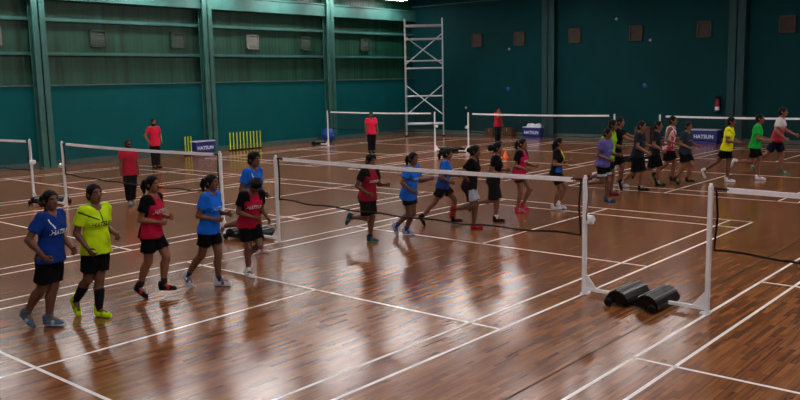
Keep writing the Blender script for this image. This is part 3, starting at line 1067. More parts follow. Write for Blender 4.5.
    F.ell(hc+hu*.012*H+hf*.085*H, HM, np.array([.050, .038, .034])*H, 0.004, 'sub')
    F.ell(hc-hu*.085*H+hf*.01*H, HM, np.array([.06, .08, .045])*H, 0.004, 'sub')
    back = hc-hf*.060*H
    if hs in ('bun', 'bigbun'):
        r0 = .034 if hs == 'bun' else .044
        F.ell(back-hf*(.016 if hs == 'bun' else .03)*H+hu*.004*H, HM, np.array([r0, r0, r0])*H, 0.008)
    elif hs == 'tail':
        pts_ = [back+hu*.012*H, back-hf*.030*H+hu*.010*H, back-hf*.048*H-hu*.03*H, back-hf*.040*H-hu*.085*H]
        for (a, b, r1, r2) in zip(pts_[:-1], pts_[1:], (.016, .024, .024), (.024, .024, .010)):
            F.cap(a, b, r1*H, r2*H, 0.008)
    elif hs == 'plait':
        pts_ = [back, back-hf*.020*H-hu*.03*H, back-hf*.022*H-hu*.08*H, back-hf*.018*H-hu*.13*H]
        for (a, b, r1, r2) in zip(pts_[:-1], pts_[1:], (.030, .028, .024), (.028, .024, .012)):
            F.cap(a, b, r1*H, r2*H, 0.008)
    V, Q = F.mesh()
    np_object('hair', V, Q, [M_hair], None, body)
    # ---- shirt
    S = Field(lo, hi, hv)
    st_ = np.array(T)
    hem = -.048*H if not D.get('long') else -.085*H
    hemw = (.109 if not D.get('long') else .115)*H*bw
    rows = [(hem-.01, hemw+.016, .092*H, -.005*H), (-.02*H, hemw+.014, .090*H, -.004*H), (.085*H, (.097 if fem else .102)*H*bw+.006, .074*H, .002*H)]
    for r_ in st_:
        if r_[0] > .1*H:
            rows.append((r_[0], r_[1]+.017, r_[2]+.018, r_[3]))
    S.prof(J['pel'], M, rows, 0.0, hem, .298*H, 0.02)
    if fem:
        for s in (1, -1):
            S.ell(J['pel']+J['u']*.192*H+J['l']*s*.042*H+J['f']*.056*H, M, np.array([.026, .038, .038])*H+.013, 0.03)
    sl = D.get('sleeve', 0.62)
    for s in 'LR':
        q = J[s]
        S.cap(J['neck']-J['u']*.020*H, q['sh'], .034*H+.008, .033*g+.013, 0.03)
        if sl > 0.05:
            S.cap(q['sh'], q['sh']+(q['elb']-q['sh'])*sl, .034*g+.014, .032*g+.020, 0.02, flat=0.0)
    # soft folds in the cloth
    gg = S.grid((slice(None),)*3)
    fold = np.sin(gg[..., 2]*34+gg[..., 1]*17+D['seed']*1.7)*np.sin(gg[..., 1]*23-gg[..., 0]*15+gg[..., 2]*8+D['seed'])
    S.F += (fold*0.0042).astype(np.float32)
    del gg, fold
    nk = .040 if D.get('sleeve', .62) > 0.05 else .047
    S.cap(J['neck']-J['u']*.008*H+J['f']*.012*H, hc-hf*.01*H, nk*H, .060*H, 0.004, 'sub')
    if sl <= 0.05:
        for s in 'LR':
            q = J[s]
            S.cap(q['sh']+q['side']*.03*H, q['elb'], .036*g, .036*g, 0.004, 'sub')
    V, Q = S.mesh()
    C = V[Q].mean(1)
    rel = ((C-J['pel'])@M.T)/H
    mi = np.zeros(len(Q), int)
    def near_arm(side, pad=.042):
        q = J[side]; a = q['sh']; ba = q['elb']-a
        t = np.clip(((C-a)@ba)/(ba@ba), 0, 1)
        return (np.linalg.norm(C-a-t[:, None]*ba, axis=1) < pad*H+.012) & (t > 0.04)
    arm = near_arm('L') | near_arm('R')
    out = np.abs(rel[:, 1]) > .118*bw
    pat = D.get('pattern', 'plain')
    if pat == 'raglan':
        mi[arm | (out & (rel[:, 2] > .12))] = 1
        mi[(rel[:, 2] > .235) & (np.abs(rel[:, 1]) > .05)] = 1
        mi[rel[:, 0] < -.04] = 1
    elif pat == 'sides':
        mi[(np.abs(rel[:, 1]) > .078*bw) & ~arm & (rel[:, 2] < .2)] = 1
        mi[rel[:, 0] < -.045] = 1
    elif pat == 'piping':
        for k in (0.0,):
            mi[(rel[:, 0] > 0) & (np.abs(rel[:, 1]+.058+k+(rel[:, 2]-.2)*.28) < .0048) & (rel[:, 2] > .205) & (rel[:, 2] < .275)] = 1
    elif pat == 'yoke':
        mi[(rel[:, 0] > 0) & (np.abs(rel[:, 2]-.225-.55*(np.abs(rel[:, 1])-.05)) < .007) & (rel[:, 1] < -.022)] = 1
        mi[(rel[:, 0] > 0) & (np.abs(rel[:, 1]) < .006) & (rel[:, 2] > .19)] = 1
    elif pat == 'multi':
        mi[:] = 1
        mi[(rel[:, 0] > .015) & (rel[:, 2] > .12) & (np.abs(rel[:, 1]) < .055) & ~arm] = 0
        mi[(rel[:, 0] > .0) & (rel[:, 2] < .10) & (rel[:, 2] > .0) & (rel[:, 1] < .05)] = 2
    col = D['shirt']
    shirt = np_object('shirt' if sl > 0.05 else 'vest', V, Q, [c if not isinstance(c, str) else cloth(c) for c in col], mi, body)
    if D.get('print'):
        vs, fs = text_mesh('HATSUN', D.get('psize', .050)*H, 0.0016*H)
        bvh = BVHTree.FromPolygons([tuple(v) for v in V], [tuple(int(i) for i in q) for q in Q])
        tv, ok = [], True
        for v in vs:
            o_ = J['pel']+J['u']*(D.get('pz', .178)*H+v.y)+J['l']*v.x*0.9
            hit = bvh.ray_cast(Vector(o_+J['f']*0.5), Vector(-J['f']), 0.6)
            if hit[0] is None:
                ok = False; break
            tv.append(tuple(np.array(hit[0])+J['f']*0.004))
        if ok:
            q = MB(); q.add(tv, fs)
            q.build('chest_lettering', cloth(D['print']), shirt)
    if D.get('collar'):
        K = Field(J['neck']-0.09*H, J['neck']+0.09*H, h*0.9)
        K.cap(J['neck']-J['u']*.012*H, J['neck']+J['u']*.026*H+J['f']*.002*H, .049*H, .041*H, 0.004)
        K.cap(J['neck']-J['u']*.03*H+J['f']*.02*H, hc-hf*.01*H, .036*H, .040*H, 0.003, 'sub')
        K.cap(J['neck']+J['u']*.02*H, J['neck']+J['u']*.02*H+J['f']*.09*H, .012*H, .014*H, 0.003, 'sub')
        V2, Q2 = K.mesh()
        if len(Q2): np_object('collar', V2, Q2, [cloth(D['collar'])], None, shirt)
    # ---- shorts or trousers
    K = Field(lo, hi, hv)
    rows = [(-.085*H, .05*H, .05*H, 0)]+[(r_[0], r_[1]+.012, r_[2]+.012, r_[3]) for r_ in T if -.07*H < r_[0] < .09*H]
    K.prof(J['pel'], M*1.0, rows, 0.0, -.085*H, -.02*H, 0.02)
    ln = D.get('shortlen', 0.72)
    for s in 'LR':
        q = J[s]
        if ln <= 1:
            K.cap(q['hip']+(q['knee']-q['hip'])*.24, q['hip']+(q['knee']-q['hip'])*ln, .050*g+.012, .050*g+.022, 0.025, flat=0.0)
        else:
            K.cap(q['hip']+(q['knee']-q['hip'])*.24, q['knee'], .050*g+.012, .042*g+.024, 0.025)
            K.cap(q['knee'], q['knee']+(q['ank']-q['knee'])*0.93, .040*g+.022, .030*g+.026, 0.02, flat=0.0)
        K.ell(q['hip']-np.array([.020, 0, .026])*H, np.eye(3), np.array([.053, .047, .052])*g+.010, 0.03)
    gg = K.grid((slice(None),)*3)
    K.F += (np.sin(gg[..., 2]*30+D['seed'])*np.sin(gg[..., 1]*26+gg[..., 0]*21+D['seed']*2)*0.0042).astype(np.float32)
    del gg
    V, Q = K.mesh()
    C = V[Q].mean(1)
    mi = np.zeros(len(Q), int)
    if len(D['shorts']) > 1:
        rel = C-J['pel']
        if D.get('shortpat') == 'hem':
            for s in 'LR':
                q = J[s]; ba = q['knee']-q['hip']
                t = ((C-q['hip'])@ba)/(ba@ba)
                dd = np.linalg.norm(C-q['hip']-np.clip(t, 0, 1)[:, None]*ba, axis=1)
                mi[(t > ln-.16) & (t < ln-.03) & (dd < .11)] = 1
        elif D.get('shortpat') == 'panel':
            mi[(C[:, 2] < J['pel'][2]-.02*H) & ((C-J['pel'])[:, 0] > .03)] = 1
        else:
            for s in 'LR':
                q = J[s]
                mi[(np.abs((C-q['hip'])@nrm(np.cross(q['knee']-q['hip'], [1, 0, 0]))) > .075*H) & (C[:, 2] < J['pel'][2])] = 1
    np_object('shorts' if ln <= 1 else 'trousers', V, Q, [cloth(c) for c in D['shorts']], mi, body)
    # ---- socks, shoes
    for s in 'LR':
        q = J[s]
        if D.get('sock') and ln <= 1:
            slen = D.get('socklen', .28)
            K = Field(np.minimum(q['knee'], q['ank'])-.09, np.maximum(q['knee'], q['ank'])+.09, h*0.9)
            K.cap(q['ank']+(q['knee']-q['ank'])*slen, q['ank'], (.020+.016*min(slen, .66)/.66)*g+.007, .022*g+.006, 0.004)
            V, Q = K.mesh()
            np_object('sock', V, Q, [cloth(D['sock'])], None, body)
        K = Field(np.minimum(q['heel'], q['toe'])-.11, np.maximum(q['heel'], q['toe'])+.13, h*0.85)
        A, fd, fn = q['ank'], q['fd'], q['fn']
        K.cap(A-fd*.012*H-fn*.020*H, A-fd*.014*H+fn*.012*H, .030*g, .027*g+.004, 0.01)
        K.cap(A-fd*.014*H-fn*.026*H, A+fd*.060*H-fn*.028*H, .0275*g, .0290*g, 0.015)
        K.cap(A+fd*.050*H-fn*.032*H, A+fd*.092*H-fn*.036*H, .029*g, .0235*g, 0.015)
        so = A-fn*.046*H
        def cut(p, so=so, fn=fn): return (p-so)@fn
        G = K.grid((slice(None),)*3)
        K.F = np.maximum(K.F, -cut(G)).astype(np.float32)
        V, Q = K.mesh()
        C = V[Q].mean(1)
        hh = (C-so)@fn/H
        fx = (C-A)@fd/H
        mi = np.zeros(len(Q), int)
        mi[hh < .011] = 1
        sw = (np.abs(fx-.045) < .014) & (hh > .013) & (hh < .04)
        mi[sw] = 2
        sh = np_object('shoe', V, Q, [cloth(c) for c in D['shoe']], mi, body)
        lace = MB()
        lv = nrm(np.cross(fn, fd))
        for i in range(3):
            c0 = A+fd*(.030+.013*i)*H+fn*(.004-.0055*i)*H
            lace.tube(c0-lv*.014*H, c0+lv*.014*H, .0022*H, n=6)
        lace.build('laces', cloth(D['shoe'][1]), sh)
    if D.get('glasses'):
        q = MB()
        for s in (1, -1):
            c0 = hc+hu*.004*H+hf*.066*H+hl*s*.0185*H
            q.tube(c0-hf*.003, c0+hf*.003, .0125*H, n=14)
            q.tube(c0+hl*s*.012*H, hc+hu*.006*H+hl*s*.051*H-hf*.004*H, .002*H, n=5)
        q.tube(hc+hu*.006*H+hf*.067*H-hl*.008*H, hc+hu*.006*H+hf*.067*H+hl*.008*H, .002*H, n=5)
        q.build('glasses', M_blackgloss, body)
    return body

PEOPLE = [
    {'label': 'jogging girl in dark blue polo with white shoulder piping, leftmost of all joggers', 'group': 'girls jogging in line', 'hair': 'bun', 'skin': 1, 'pattern': 'piping', 'shirt': ['#0e3078', '#d8d8dc'], 'print': '#c8cede', 'shorts': ['#08080b'], 'shortlen': 0.78, 'sock': '#5a5f68', 'socklen': 0.12, 'shoe': ['#4b5f78', '#c9ced6', '#9fb4cc'], 'collar': '#0a1638', 'depth': 1.1, 'limb': 1.06, 'vox': 0.0072, 'build': 1.06, 'stance': 'L', 'pose': {'lean': 4, 'thL': -4, 'knL': 8, 'thR': -14, 'knR': 24, 'shL': -5, 'elL': 70, 'shR': -18, 'elR': 70, 'abL': 14, 'abR': 28, 'inL': 25, 'inR': 40, 'laL': -9, 'laR': -1, 'pfL': 6, 'pfR': 2, 'hy': -20, 'hp': 2}, 'x': 1.746, 'y': -5.095, 'top': 1.652, 'head': 0.461},
    {'label': 'jogging girl in bright lime yellow polo with dark chest print and lime shoes', 'group': 'girls jogging in line', 'hair': 'short', 'skin': 1, 'pattern': 'yoke', 'shirt': ['#b9dc14', '#2a3a1a'], 'print': '#22301a', 'build': 0.92, 'shorts': ['#08080b'], 'shortlen': 0.72, 'sock': '#14141a', 'socklen': 0.62, 'shoe': ['#b4dc10', '#c2e61c', '#8fb010'], 'collar': '#9cc010', 'vox': 0.0072, 'stance': 'L', 'pose': {'lean': 2, 'thL': 0, 'knL': 4, 'thR': -12, 'knR': 30, 'shL': -18, 'elL': 95, 'shR': -14, 'elR': 62, 'abL': 14, 'abR': 14, 'inL': 10, 'inR': 15, 'laL': -11, 'laR': 0, 'pfL': 8, 'pfR': 14, 'hy': -8, 'hp': 0}, 'x': 1.874, 'y': -4.523, 'top': 1.67, 'head': 0.163},
    {'label': 'jogging girl in crimson tee with black sleeves, between the lime and blue shirted girls', 'group': 'girls jogging in line', 'hair': 'tail', 'skin': 0, 'pattern': 'raglan', 'shirt': ['#a81436', '#08080b'], 'print': '#d8d8dc', 'shorts': ['#08080b'], 'shortlen': 0.66, 'sock': '#2a2426', 'socklen': 0.2, 'shoe': ['#171318', '#3a1418', '#a01c30'], 'vox': 0.0072, 'stance': 'L', 'pose': {'lean': 5, 'thL': 24, 'knL': 34, 'thR': -4, 'knR': 20, 'shL': 0, 'elL': 100, 'shR': -10, 'elR': 98, 'abL': 10, 'abR': 12, 'inL': 25, 'inR': 30, 'pfL': 2, 'pfR': 8, 'hy': -14, 'hp': 2}, 'x': 1.649, 'y': -3.43, 'top': 1.659, 'head': 0.508},
    {'label': 'jogging girl in bright blue tee with white shoes, left of the jogger with bowed head', 'group': 'girls jogging in line', 'hair': 'tail', 'skin': 1, 'pattern': 'plain', 'shirt': ['#1560c8'], 'print': '#9cc2ee', 'shorts': ['#08080b'], 'shortlen': 0.62, 'sock': '#1a2450', 'socklen': 0.12, 'shoe': ['#b9bcc6', '#d9d9de', '#27408c'], 'vox': 0.0072, 'stance': 'L', 'pose': {'lean': 6, 'thL': 12, 'knL': 14, 'thR': -14, 'knR': 26, 'shL': 0, 'elL': 100, 'shR': -14, 'elR': 100, 'abL': 10, 'abR': 12, 'inL': 20, 'inR': 25, 'pfL': 4, 'pfR': 8, 'hy': -12, 'hp': 3}, 'x': 1.805, 'y': -2.631, 'top': 1.603, 'head': 0.443},
    {'label': 'jogging girl in crimson tee with black sleeves, looking down with bowed head', 'group': 'girls jogging in line', 'hair': 'thick', 'skin': 1, 'pattern': 'raglan', 'shirt': ['#a01232', '#08080b'], 'print': '#d8d8dc', 'shorts': ['#08080b'], 'shortlen': 0.74, 'sock': '#d8d8dc', 'socklen': 0.14, 'shoe': ['#d6d6da', '#e6e6ea', '#b4b4bc'], 'vox': 0.0072, 'stance': 'R', 'pose': {'lean': 15, 'thL': 24, 'knL': 82, 'thR': 10, 'knR': 14, 'shL': 0, 'elL': 70, 'shR': 0, 'elR': 88, 'abL': 14, 'abR': 12, 'inL': 10, 'inR': 45, 'pfR': 6, 'pfL': 10, 'hy': 0, 'hp': 52}, 'x': 1.696, 'y': -2.04, 'top': 1.48, 'head': -0.114},
    {'label': 'jogging girl in blue tee half hidden behind the jogger with bowed head', 'group': 'girls jogging in line', 'hair': 'thick', 'skin': 1, 'pattern': 'piping', 'shirt': ['#1560c8', '#d8d8dc'], 'shorts': ['#08080b'], 'shortlen': 0.6, 'shoe': ['#cfc3c8', '#dcdce0', '#c46a78'], 'vox': 0.008, 'stance': 'L', 'pose': {'lean': 5, 'thL': 8, 'knL': 10, 'thR': -22, 'knR': 58, 'shL': -10, 'elL': 85, 'shR': -12, 'elR': 92, 'abL': 16, 'abR': 12, 'inL': 25, 'inR': 30, 'pfL': 8, 'pfR': 16, 'hy': -5, 'hp': 4}, 'x': 0.476, 'y': -0.796, 'top': 1.713, 'head': 0.272},
    {'label': 'jogger in crimson tee with black sleeves behind the middle net, one foot kicked back', 'group': 'girls jogging in line', 'hair': 'thick', 'skin': 1, 'pattern': 'raglan', 'shirt': ['#981230', '#08080b'], 'print': '#d8d8dc', 'psize': 0.04, 'shorts': ['#08080b'], 'shortlen': 0.86, 'sock': '#1c2a3c', 'socklen': 0.14, 'shoe': ['#123c54', '#8fae2c', '#1c7a80'], 'stance': 'L', 'pose': {'lean': 8, 'thL': 4, 'knL': 12, 'thR': 4, 'knR': 92, 'shL': 12, 'elL': 92, 'shR': -14, 'elR': 82, 'abL': 14, 'abR': 18, 'inL': 10, 'inR': 30, 'pfL': 4, 'pfR': 20, 'hy': -8, 'hp': 6}, 'x': 1.374, 'y': 0.997, 'top': 1.575, 'head': 0.015},
    {'label': 'jogging girl in blue tee next to the crimson shirted jogger behind the middle net', 'group': 'girls jogging in line', 'hair': 'tail', 'skin': 1, 'pattern': 'plain', 'shirt': ['#1a66cc'], 'print': '#a8c8f0', 'psize': 0.04, 'long': True, 'shorts': ['#08080b'], 'shortlen': 0.55, 'sock': '#2c3c8c', 'socklen': 0.2, 'shoe': ['#8c98b4', '#d4d8e0', '#3850a0'], 'stance': 'L', 'pose': {'lean': 9, 'thL': 6, 'knL': 32, 'thR': 6, 'knR': 56, 'shL': 20, 'elL': 95, 'shR': -4, 'elR': 76, 'abL': 14, 'abR': 26, 'inL': 5, 'inR': 35, 'pfL': 2, 'pfR': 10, 'hy': -14, 'hp': 3}, 'x': 1.465, 'y': 1.876, 'top': 1.545, 'head': 0.181},
    {'label': 'jogging girl in blue tee with long stride and black shoes behind the middle net', 'group': 'girls jogging in line', 'hair': 'tail', 'skin': 0, 'pattern': 'sides', 'shirt': ['#1a62c4', '#123472'], 'shorts': ['#08080b'], 'shortlen': 0.62, 'shoe': ['#08080b', '#202024', '#26262c'], 'stance': 'L', 'pose': {'lean': 8, 'thL': 36, 'knL': 38, 'thR': -26, 'knR': 14, 'shL': 10, 'elL': 90, 'shR': -8, 'elR': 80, 'abL': 16, 'abR': 12, 'inL': 25, 'inR': 30, 'pfL': 6, 'pfR': 20, 'hy': -4, 'hp': 4}, 'x': 1.532, 'y': 3.278, 'top': 1.516, 'head': 0.575},
    {'label': 'jogging girl in black tee with white fronted shorts and red shoes', 'group': 'girls jogging in line', 'hair': 'bun', 'skin': 1, 'pattern': 'plain', 'shirt': ['#07070b'], 'shorts': ['#08080b', '#9ca0ac'], 'shortpat': 'panel', 'shortlen': 0.74, 'shoe': ['#8c121c', '#9c1a24', '#ac2630'], 'stance': 'L', 'pose': {'lean': 9, 'thL': 14, 'knL': 20, 'thR': 14, 'knR': 92, 'shL': 10, 'elL': 95, 'shR': -22, 'elR': 84, 'abL': 16, 'abR': 24, 'inL': 25, 'inR': 45, 'pfL': 4, 'pfR': 20, 'hy': 0, 'hp': 6}, 'x': 2.146, 'y': 3.095, 'top': 1.61, 'head': 0.342},
    {'label': 'jogging girl in black tee and long black shorts with a big hair bun', 'group': 'girls jogging in line', 'hair': 'bigbun', 'skin': 0, 'pattern': 'plain', 'shirt': ['#08080c'], 'shorts': ['#0d0d11'], 'shortlen': 0.95, 'sock': '#d8d8dc', 'socklen': 0.14, 'shoe': ['#08080b', '#202024', '#2a2a30'], 'stance': 'L', 'pose': {'lean': 7, 'thL': 10, 'knL': 14, 'thR': -2, 'knR': 80, 'shL': 5, 'elL': 100, 'shR': -12, 'elR': 96, 'abL': 16, 'abR': 10, 'inL': 25, 'inR': 30, 'pfL': 2, 'pfR': 20, 'hy': -4, 'hp': -2}, 'x': 2.054, 'y': 3.981, 'top': 1.602, 'head': 0.559},
    {'label': 'jogging girl in pink red tee with black sleeves and bright pink shoes', 'group': 'girls jogging in line', 'hair': 'tail', 'skin': 0, 'pattern': 'raglan', 'shirt': ['#b01a44', '#0c0b0f'], 'print': '#d8d8dc', 'psize': 0.04, 'long': True, 'shorts': ['#121016'], 'shortlen': 0.45, 'shoe': ['#b8143f', '#c42a58', '#d04a70'], 'stance': 'R', 'pose': {'lean': 6, 'thL': 34, 'knL': 58, 'thR': 10, 'knR': 22, 'shL': 12, 'elL': 84, 'shR': -8, 'elR': 88, 'abL': 16, 'abR': 10, 'inL': 25, 'inR': 30, 'pfL': 4, 'pfR': 4, 'hy': -10, 'hp': 3}, 'x': 1.795, 'y': 5.161, 'top': 1.575, 'head': 0.185},
    {'label': 'jogging girl in black tee with yellow and blue front and white shoes', 'group': 'girls jogging in line', 'hair': 'plait', 'skin': 0, 'pattern': 'multi', 'shirt': ['#b8b41c', '#0e1014', '#1c4ea0'], 'shorts': ['#0d0f12'], 'shortlen': 0.66, 'shoe': ['#cfcfd4', '#dedee2', '#bcbcc4'], 'stance': 'R', 'pose': {'lean': 5, 'thL': 30, 'knL': 48, 'thR': 14, 'knR': 34, 'shL': 10, 'elL': 100, 'shR': -6, 'elR': 98, 'abL': 16, 'abR': 10, 'inL': 25, 'inR': 30, 'pfL': 2, 'pfR': 2, 'hy': -4, 'hp': -4}, 'x': 2.23, 'y': 5.936, 'top': 1.559, 'head': 0.421},
    {'sex': 'm', 'label': 'jogging man in pale purple tee and black shorts with white band, leftmost of the men', 'group': 'men jogging in line', 'hair': 'short', 'skin': 1, 'pattern': 'plain', 'shirt': ['#55508e'], 'print': '#8c86c4', 'psize': 0.034, 'shorts': ['#08080b', '#9a9ca6'], 'shortpat': 'hem', 'shortlen': 0.72, 'shoe': ['#153f62', '#1f5c84', '#5c8cab'], 'stance': 'L', 'pose': {'lean': 8, 'thL': 14, 'knL': 18, 'thR': 4, 'knR': 84, 'shL': 10, 'elL': 92, 'shR': -10, 'elR': 88, 'abL': 16, 'abR': 14, 'inL': 25, 'inR': 30, 'pfL': 2, 'pfR': 20, 'hy': -6, 'hp': 4}, 'x': 2.636, 'y': 7.602, 'top': 1.687, 'head': 0.01},
    {'sex': 'm', 'label': 'jogging man in lime green tee partly hidden behind the man in purple', 'group': 'men jogging in line', 'hair': 'short', 'skin': 1, 'pattern': 'plain', 'shirt': ['#80bc1a'], 'long': True, 'shorts': ['#08080b'], 'shortlen': 0.74, 'shoe': ['#4a1420', '#601c2c', '#742c3c'], 'stance': 'R', 'pose': {'lean': 7, 'thL': -10, 'knL': 62, 'thR': 18, 'knR': 22, 'shL': 14, 'elL': 80, 'shR': -34, 'elR': 60, 'abL': 16, 'abR': 40, 'inL': 25, 'inR': 0, 'pfR': 2, 'pfL': 20, 'hy': 0, 'hp': 4}, 'x': 2.235, 'y': 8.611, 'top': 1.811, 'head': 0.215},
    {'sex': 'm', 'label': 'jogging man in black tee with arm stretched forward and white shoes', 'group': 'men jogging in line', 'hair': 'short', 'skin': 0, 'pattern': 'plain', 'shirt': ['#101218'], 'shorts': ['#0c0e12'], 'shortlen': 0.8, 'sock': '#d8d8dc', 'socklen': 0.1, 'shoe': ['#c4c6cc', '#dcdce0', '#a8acb4'], 'stance': 'L', 'pose': {'lean': 6, 'thL': 20, 'knL': 22, 'thR': -12, 'knR': 52, 'shL': 66, 'elL': 18, 'shR': 58, 'elR': 22, 'abL': 6, 'abR': 8, 'inL': 0, 'inR': -10, 'pfL': 2, 'pfR': 20, 'hy': 0, 'hp': 0}, 'x': 1.743, 'y': 10.168, 'top': 1.804, 'head': 0.343},
    {'sex': 'm', 'label': 'jogging man in charcoal tee and long black shorts, left of the two men in charcoal', 'group': 'men jogging in line', 'hair': 'short', 'skin': 0, 'pattern': 'plain', 'shirt': ['#1c232c'], 'print': '#5c6670', 'psize': 0.032, 'shorts': ['#0b0c10'], 'shortlen': 0.98, 'sock': '#9c9ca2', 'socklen': 0.1, 'shoe': ['#08080b', '#18181c', '#202026'], 'stance': 'L', 'pose': {'lean': 6, 'thL': 14, 'knL': 18, 'thR': -6, 'knR': 44, 'shL': 10, 'elL': 90, 'shR': 6, 'elR': 62, 'abL': 16, 'abR': 12, 'inL': 25, 'inR': 20, 'pfL': 2, 'pfR': 20, 'hy': -8, 'hp': 2}, 'x': 2.485, 'y': 9.722, 'top': 1.736, 'head': 0.181},
    {'sex': 'm', 'label': 'jogging man in charcoal tee left of the red and white vest, one shoe lifted', 'group': 'men jogging in line', 'hair': 'short', 'skin': 0, 'pattern': 'plain', 'shirt': ['#1a2028'], 'print': '#5c6670', 'psize': 0.032, 'shorts': ['#0b0c10'], 'shortlen': 0.96, 'sock': '#9c9ca2', 'socklen': 0.1, 'shoe': ['#0e1612', '#141c16', '#1c5c28'], 'stance': 'L', 'pose': {'lean': 7, 'thL': 16, 'knL': 18, 'thR': -8, 'knR': 66, 'shL': 10, 'elL': 90, 'shR': 2, 'elR': 66, 'abL': 16, 'abR': 12, 'inL': 25, 'inR': 20, 'pfL': 2, 'pfR': 20, 'hy': -10, 'hp': 2}, 'x': 2.443, 'y': 10.838, 'top': 1.68, 'head': 0.197},
    {'sex': 'm', 'label': 'tall jogging man in red and white sleeveless vest and black shorts', 'group': 'men jogging in line', 'hair': 'short', 'skin': 0, 'pattern': 'plain', 'shirt': [cloth_ramp('red_white_vest', [(0.46, '#b01c34'), (0.56, '#d4ccd0')], noise=9)], 'sleeve': 0, 'shorts': ['#100c10'], 'shortlen': 0.8, 'shoe': ['#0f2414', '#16381c', '#1c6a2c'], 'stance': 'L', 'pose': {'lean': 6, 'thL': 18, 'knL': 22, 'thR': -4, 'knR': 40, 'shL': 10, 'elL': 92, 'shR': -10, 'elR': 88, 'abL': 16, 'abR': 14, 'inL': 25, 'inR': 20, 'pfL': 2, 'pfR': 20, 'hy': -6, 'hp': 2}, 'x': 2.425, 'y': 11.811, 'top': 1.763, 'head': 0.181},
    {'sex': 'm', 'label': 'jogging man in slate grey tee in front of the wide blue box', 'group': 'men jogging in line', 'hair': 'short', 'skin': 0, 'pattern': 'plain', 'shirt': ['#26323e'], 'print': '#6a7682', 'psize': 0.032, 'shorts': ['#0c0d12'], 'shortlen': 0.72, 'shoe': ['#0e1c12', '#14301a', '#1c4a26'], 'stance': 'L', 'pose': {'lean': 6, 'thL': 24, 'knL': 38, 'thR': 4, 'knR': 36, 'shL': 10, 'elL': 78, 'shR': -6, 'elR': 84, 'abL': 16, 'abR': 12, 'inL': 25, 'inR': 30, 'pfL': 2, 'pfR': 10, 'hy': -10, 'hp': 3}, 'x': 2.989, 'y': 11.413, 'top': 1.634, 'head': -0.114},
    {'sex': 'm', 'label': 'jogging man in bright yellow tee with black shorts and white shoes', 'group': 'men jogging in line', 'hair': 'short', 'skin': 1, 'pattern': 'yoke', 'shirt': ['#d4d41c', '#4a4a14'], 'shorts': ['#08080b'], 'shortlen': 0.66, 'shoe': ['#d4d4da', '#e4e4e8', '#c0c0c8'], 'stance': 'L', 'pose': {'lean': 6, 'thL': 6, 'knL': 8, 'thR': -30, 'knR': 22, 'shL': 16, 'elL': 70, 'shR': 4, 'elR': 86, 'abL': 16, 'abR': 14, 'inL': 25, 'inR': 20, 'pfL': 2, 'pfR': 12, 'hy': 0, 'hp': 2}, 'x': 3.622, 'y': 12.539, 'top': 1.719, 'head': 0.157},
    {'sex': 'm', 'label': 'jogging man in bright green tee between the yellow and the red and white shirts', 'group': 'men jogging in line', 'hair': 'short', 'skin': 0, 'pattern': 'plain', 'shirt': ['#18a03c'], 'shorts': ['#08080b'], 'shortlen': 0.7, 'shoe': ['#d0d0d6', '#e0e0e4', '#bcbcc4'], 'stance': 'L', 'pose': {'lean': 6, 'thL': 16, 'knL': 20, 'thR': -6, 'knR': 84, 'shL': 12, 'elL': 80, 'shR': 8, 'elR': 78, 'abL': 16, 'abR': 10, 'inL': 25, 'inR': 20, 'pfL': 2, 'pfR': 20, 'hy': 0, 'hp': 0}, 'x': 4.137, 'y': 13.363, 'top': 1.767, 'head': 0.231},
    {'sex': 'm', 'label': 'jogging man in tee fading from white to red with navy shorts, rightmost of all joggers', 'group': 'men jogging in line', 'hair': 'short', 'skin': 0, 'pattern': 'plain', 'shirt': [cloth_ramp('white_to_red_tee', [(0.25, '#98101f'), (0.5, '#a81c2e'), (0.74, '#c4bcc0')], lo=0.9, hi=1.6)], 'shorts': ['#0e1226'], 'shortlen': 0.8, 'shoe': ['#3c5c50', '#6c8c7c', '#8cac9c'], 'stance': 'L', 'pose': {'lean': 8, 'thL': 16, 'knL': 14, 'thR': -28, 'knR': 26, 'shL': 26, 'elL': 52, 'shR': -2, 'elR': 60, 'abL': 12, 'abR': 14, 'inL': 25, 'inR': 10, 'pfL': 2, 'pfR': 16, 'hy': 0, 'hp': 0}, 'x': 4.252, 'y': 15.074, 'top': 1.889, 'head': 0.137},
    {'sex': 'm', 'label': 'coach in red tee and black trousers with glasses walking behind the left net', 'group': 'coaches in red', 'hair': 'short', 'skin': 0, 'pattern': 'plain', 'shirt': ['#c4203c'], 'long': True, 'shorts': ['#0d0d11'], 'shortlen': 1.5, 'shoe': ['#8c8f98', '#a8aab0', '#7c8088'], 'beard': True, 'glasses': True, 'limb': 1.1, 'depth': 1.15, 'stance': 'R', 'pose': {'lean': 1, 'thL': -6, 'knL': 8, 'thR': 8, 'knR': 6, 'shL': -2, 'elL': 16, 'shR': 2, 'elR': 14, 'abL': 10, 'abR': 10, 'inL': 25, 'inR': 10, 'pfR': 0, 'pfL': 6, 'hy': 0, 'hp': 2}, 'x': -6.464, 'y': 0.946, 'top': 1.578, 'head': -0.225},
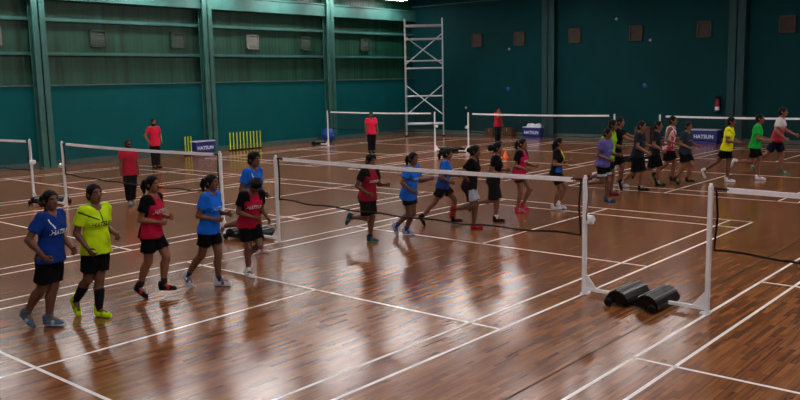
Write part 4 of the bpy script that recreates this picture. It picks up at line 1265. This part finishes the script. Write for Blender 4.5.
    {'sex': 'm', 'label': 'coach in red tee standing by the green wall with hands at his hips', 'group': 'coaches in red', 'hair': 'short', 'skin': 0, 'pattern': 'plain', 'shirt': ['#c4203c'], 'long': True, 'shorts': ['#0d0d11'], 'shortlen': 1.5, 'shoe': ['#08080b', '#202024', '#18181c'], 'beard': True, 'stance': 'R', 'pose': {'lean': 0, 'thL': 4, 'knL': 4, 'thR': 2, 'knR': 4, 'shL': -18, 'elL': 62, 'shR': -18, 'elR': 62, 'abL': 30, 'abR': 30, 'inL': 40, 'inR': 40, 'pfR': 0, 'pfL': 0, 'hy': -10, 'hp': 2}, 'x': -13.795, 'y': 6.374, 'top': 1.704, 'head': 0.042},
    {'sex': 'm', 'label': 'coach in red tee standing at the far net between exercise ball and scaffold', 'group': 'coaches in red', 'hair': 'short', 'skin': 1, 'pattern': 'plain', 'shirt': ['#cc2440'], 'long': True, 'shorts': ['#0d0d11'], 'shortlen': 1.5, 'shoe': ['#08080b', '#202024', '#18181c'], 'limb': 1.06, 'stance': 'R', 'pose': {'lean': 0, 'thL': 3, 'knL': 4, 'thR': 2, 'knR': 4, 'shL': 0, 'elL': 18, 'shR': 4, 'elR': 16, 'abL': 14, 'abR': 12, 'inL': 25, 'inR': 30, 'pfR': 0, 'pfL': 0, 'hy': 0, 'hp': 4}, 'x': -11.189, 'y': 14.514, 'top': 1.627, 'head': -0.648},
    {'sex': 'm', 'label': 'coach in red tee standing far off with one hand raised to his face', 'group': 'coaches in red', 'hair': 'short', 'skin': 0, 'pattern': 'plain', 'shirt': ['#c01c30'], 'long': True, 'shorts': ['#0d1118'], 'shortlen': 1.5, 'shoe': ['#08080b', '#202024', '#18181c'], 'stance': 'R', 'pose': {'lean': 0, 'thL': 3, 'knL': 4, 'thR': 2, 'knR': 4, 'shL': 4, 'elL': 20, 'shR': 52, 'elR': 135, 'abL': 10, 'abR': 14, 'inL': 25, 'inR': 20, 'pfR': 0, 'pfL': 0, 'hy': 0, 'hp': 2}, 'x': -9.499, 'y': 21.017, 'top': 1.591, 'head': -0.103},
]
for i, d in enumerate(PEOPLE):
    d['seed'] = i*1.37
    build_person(d)
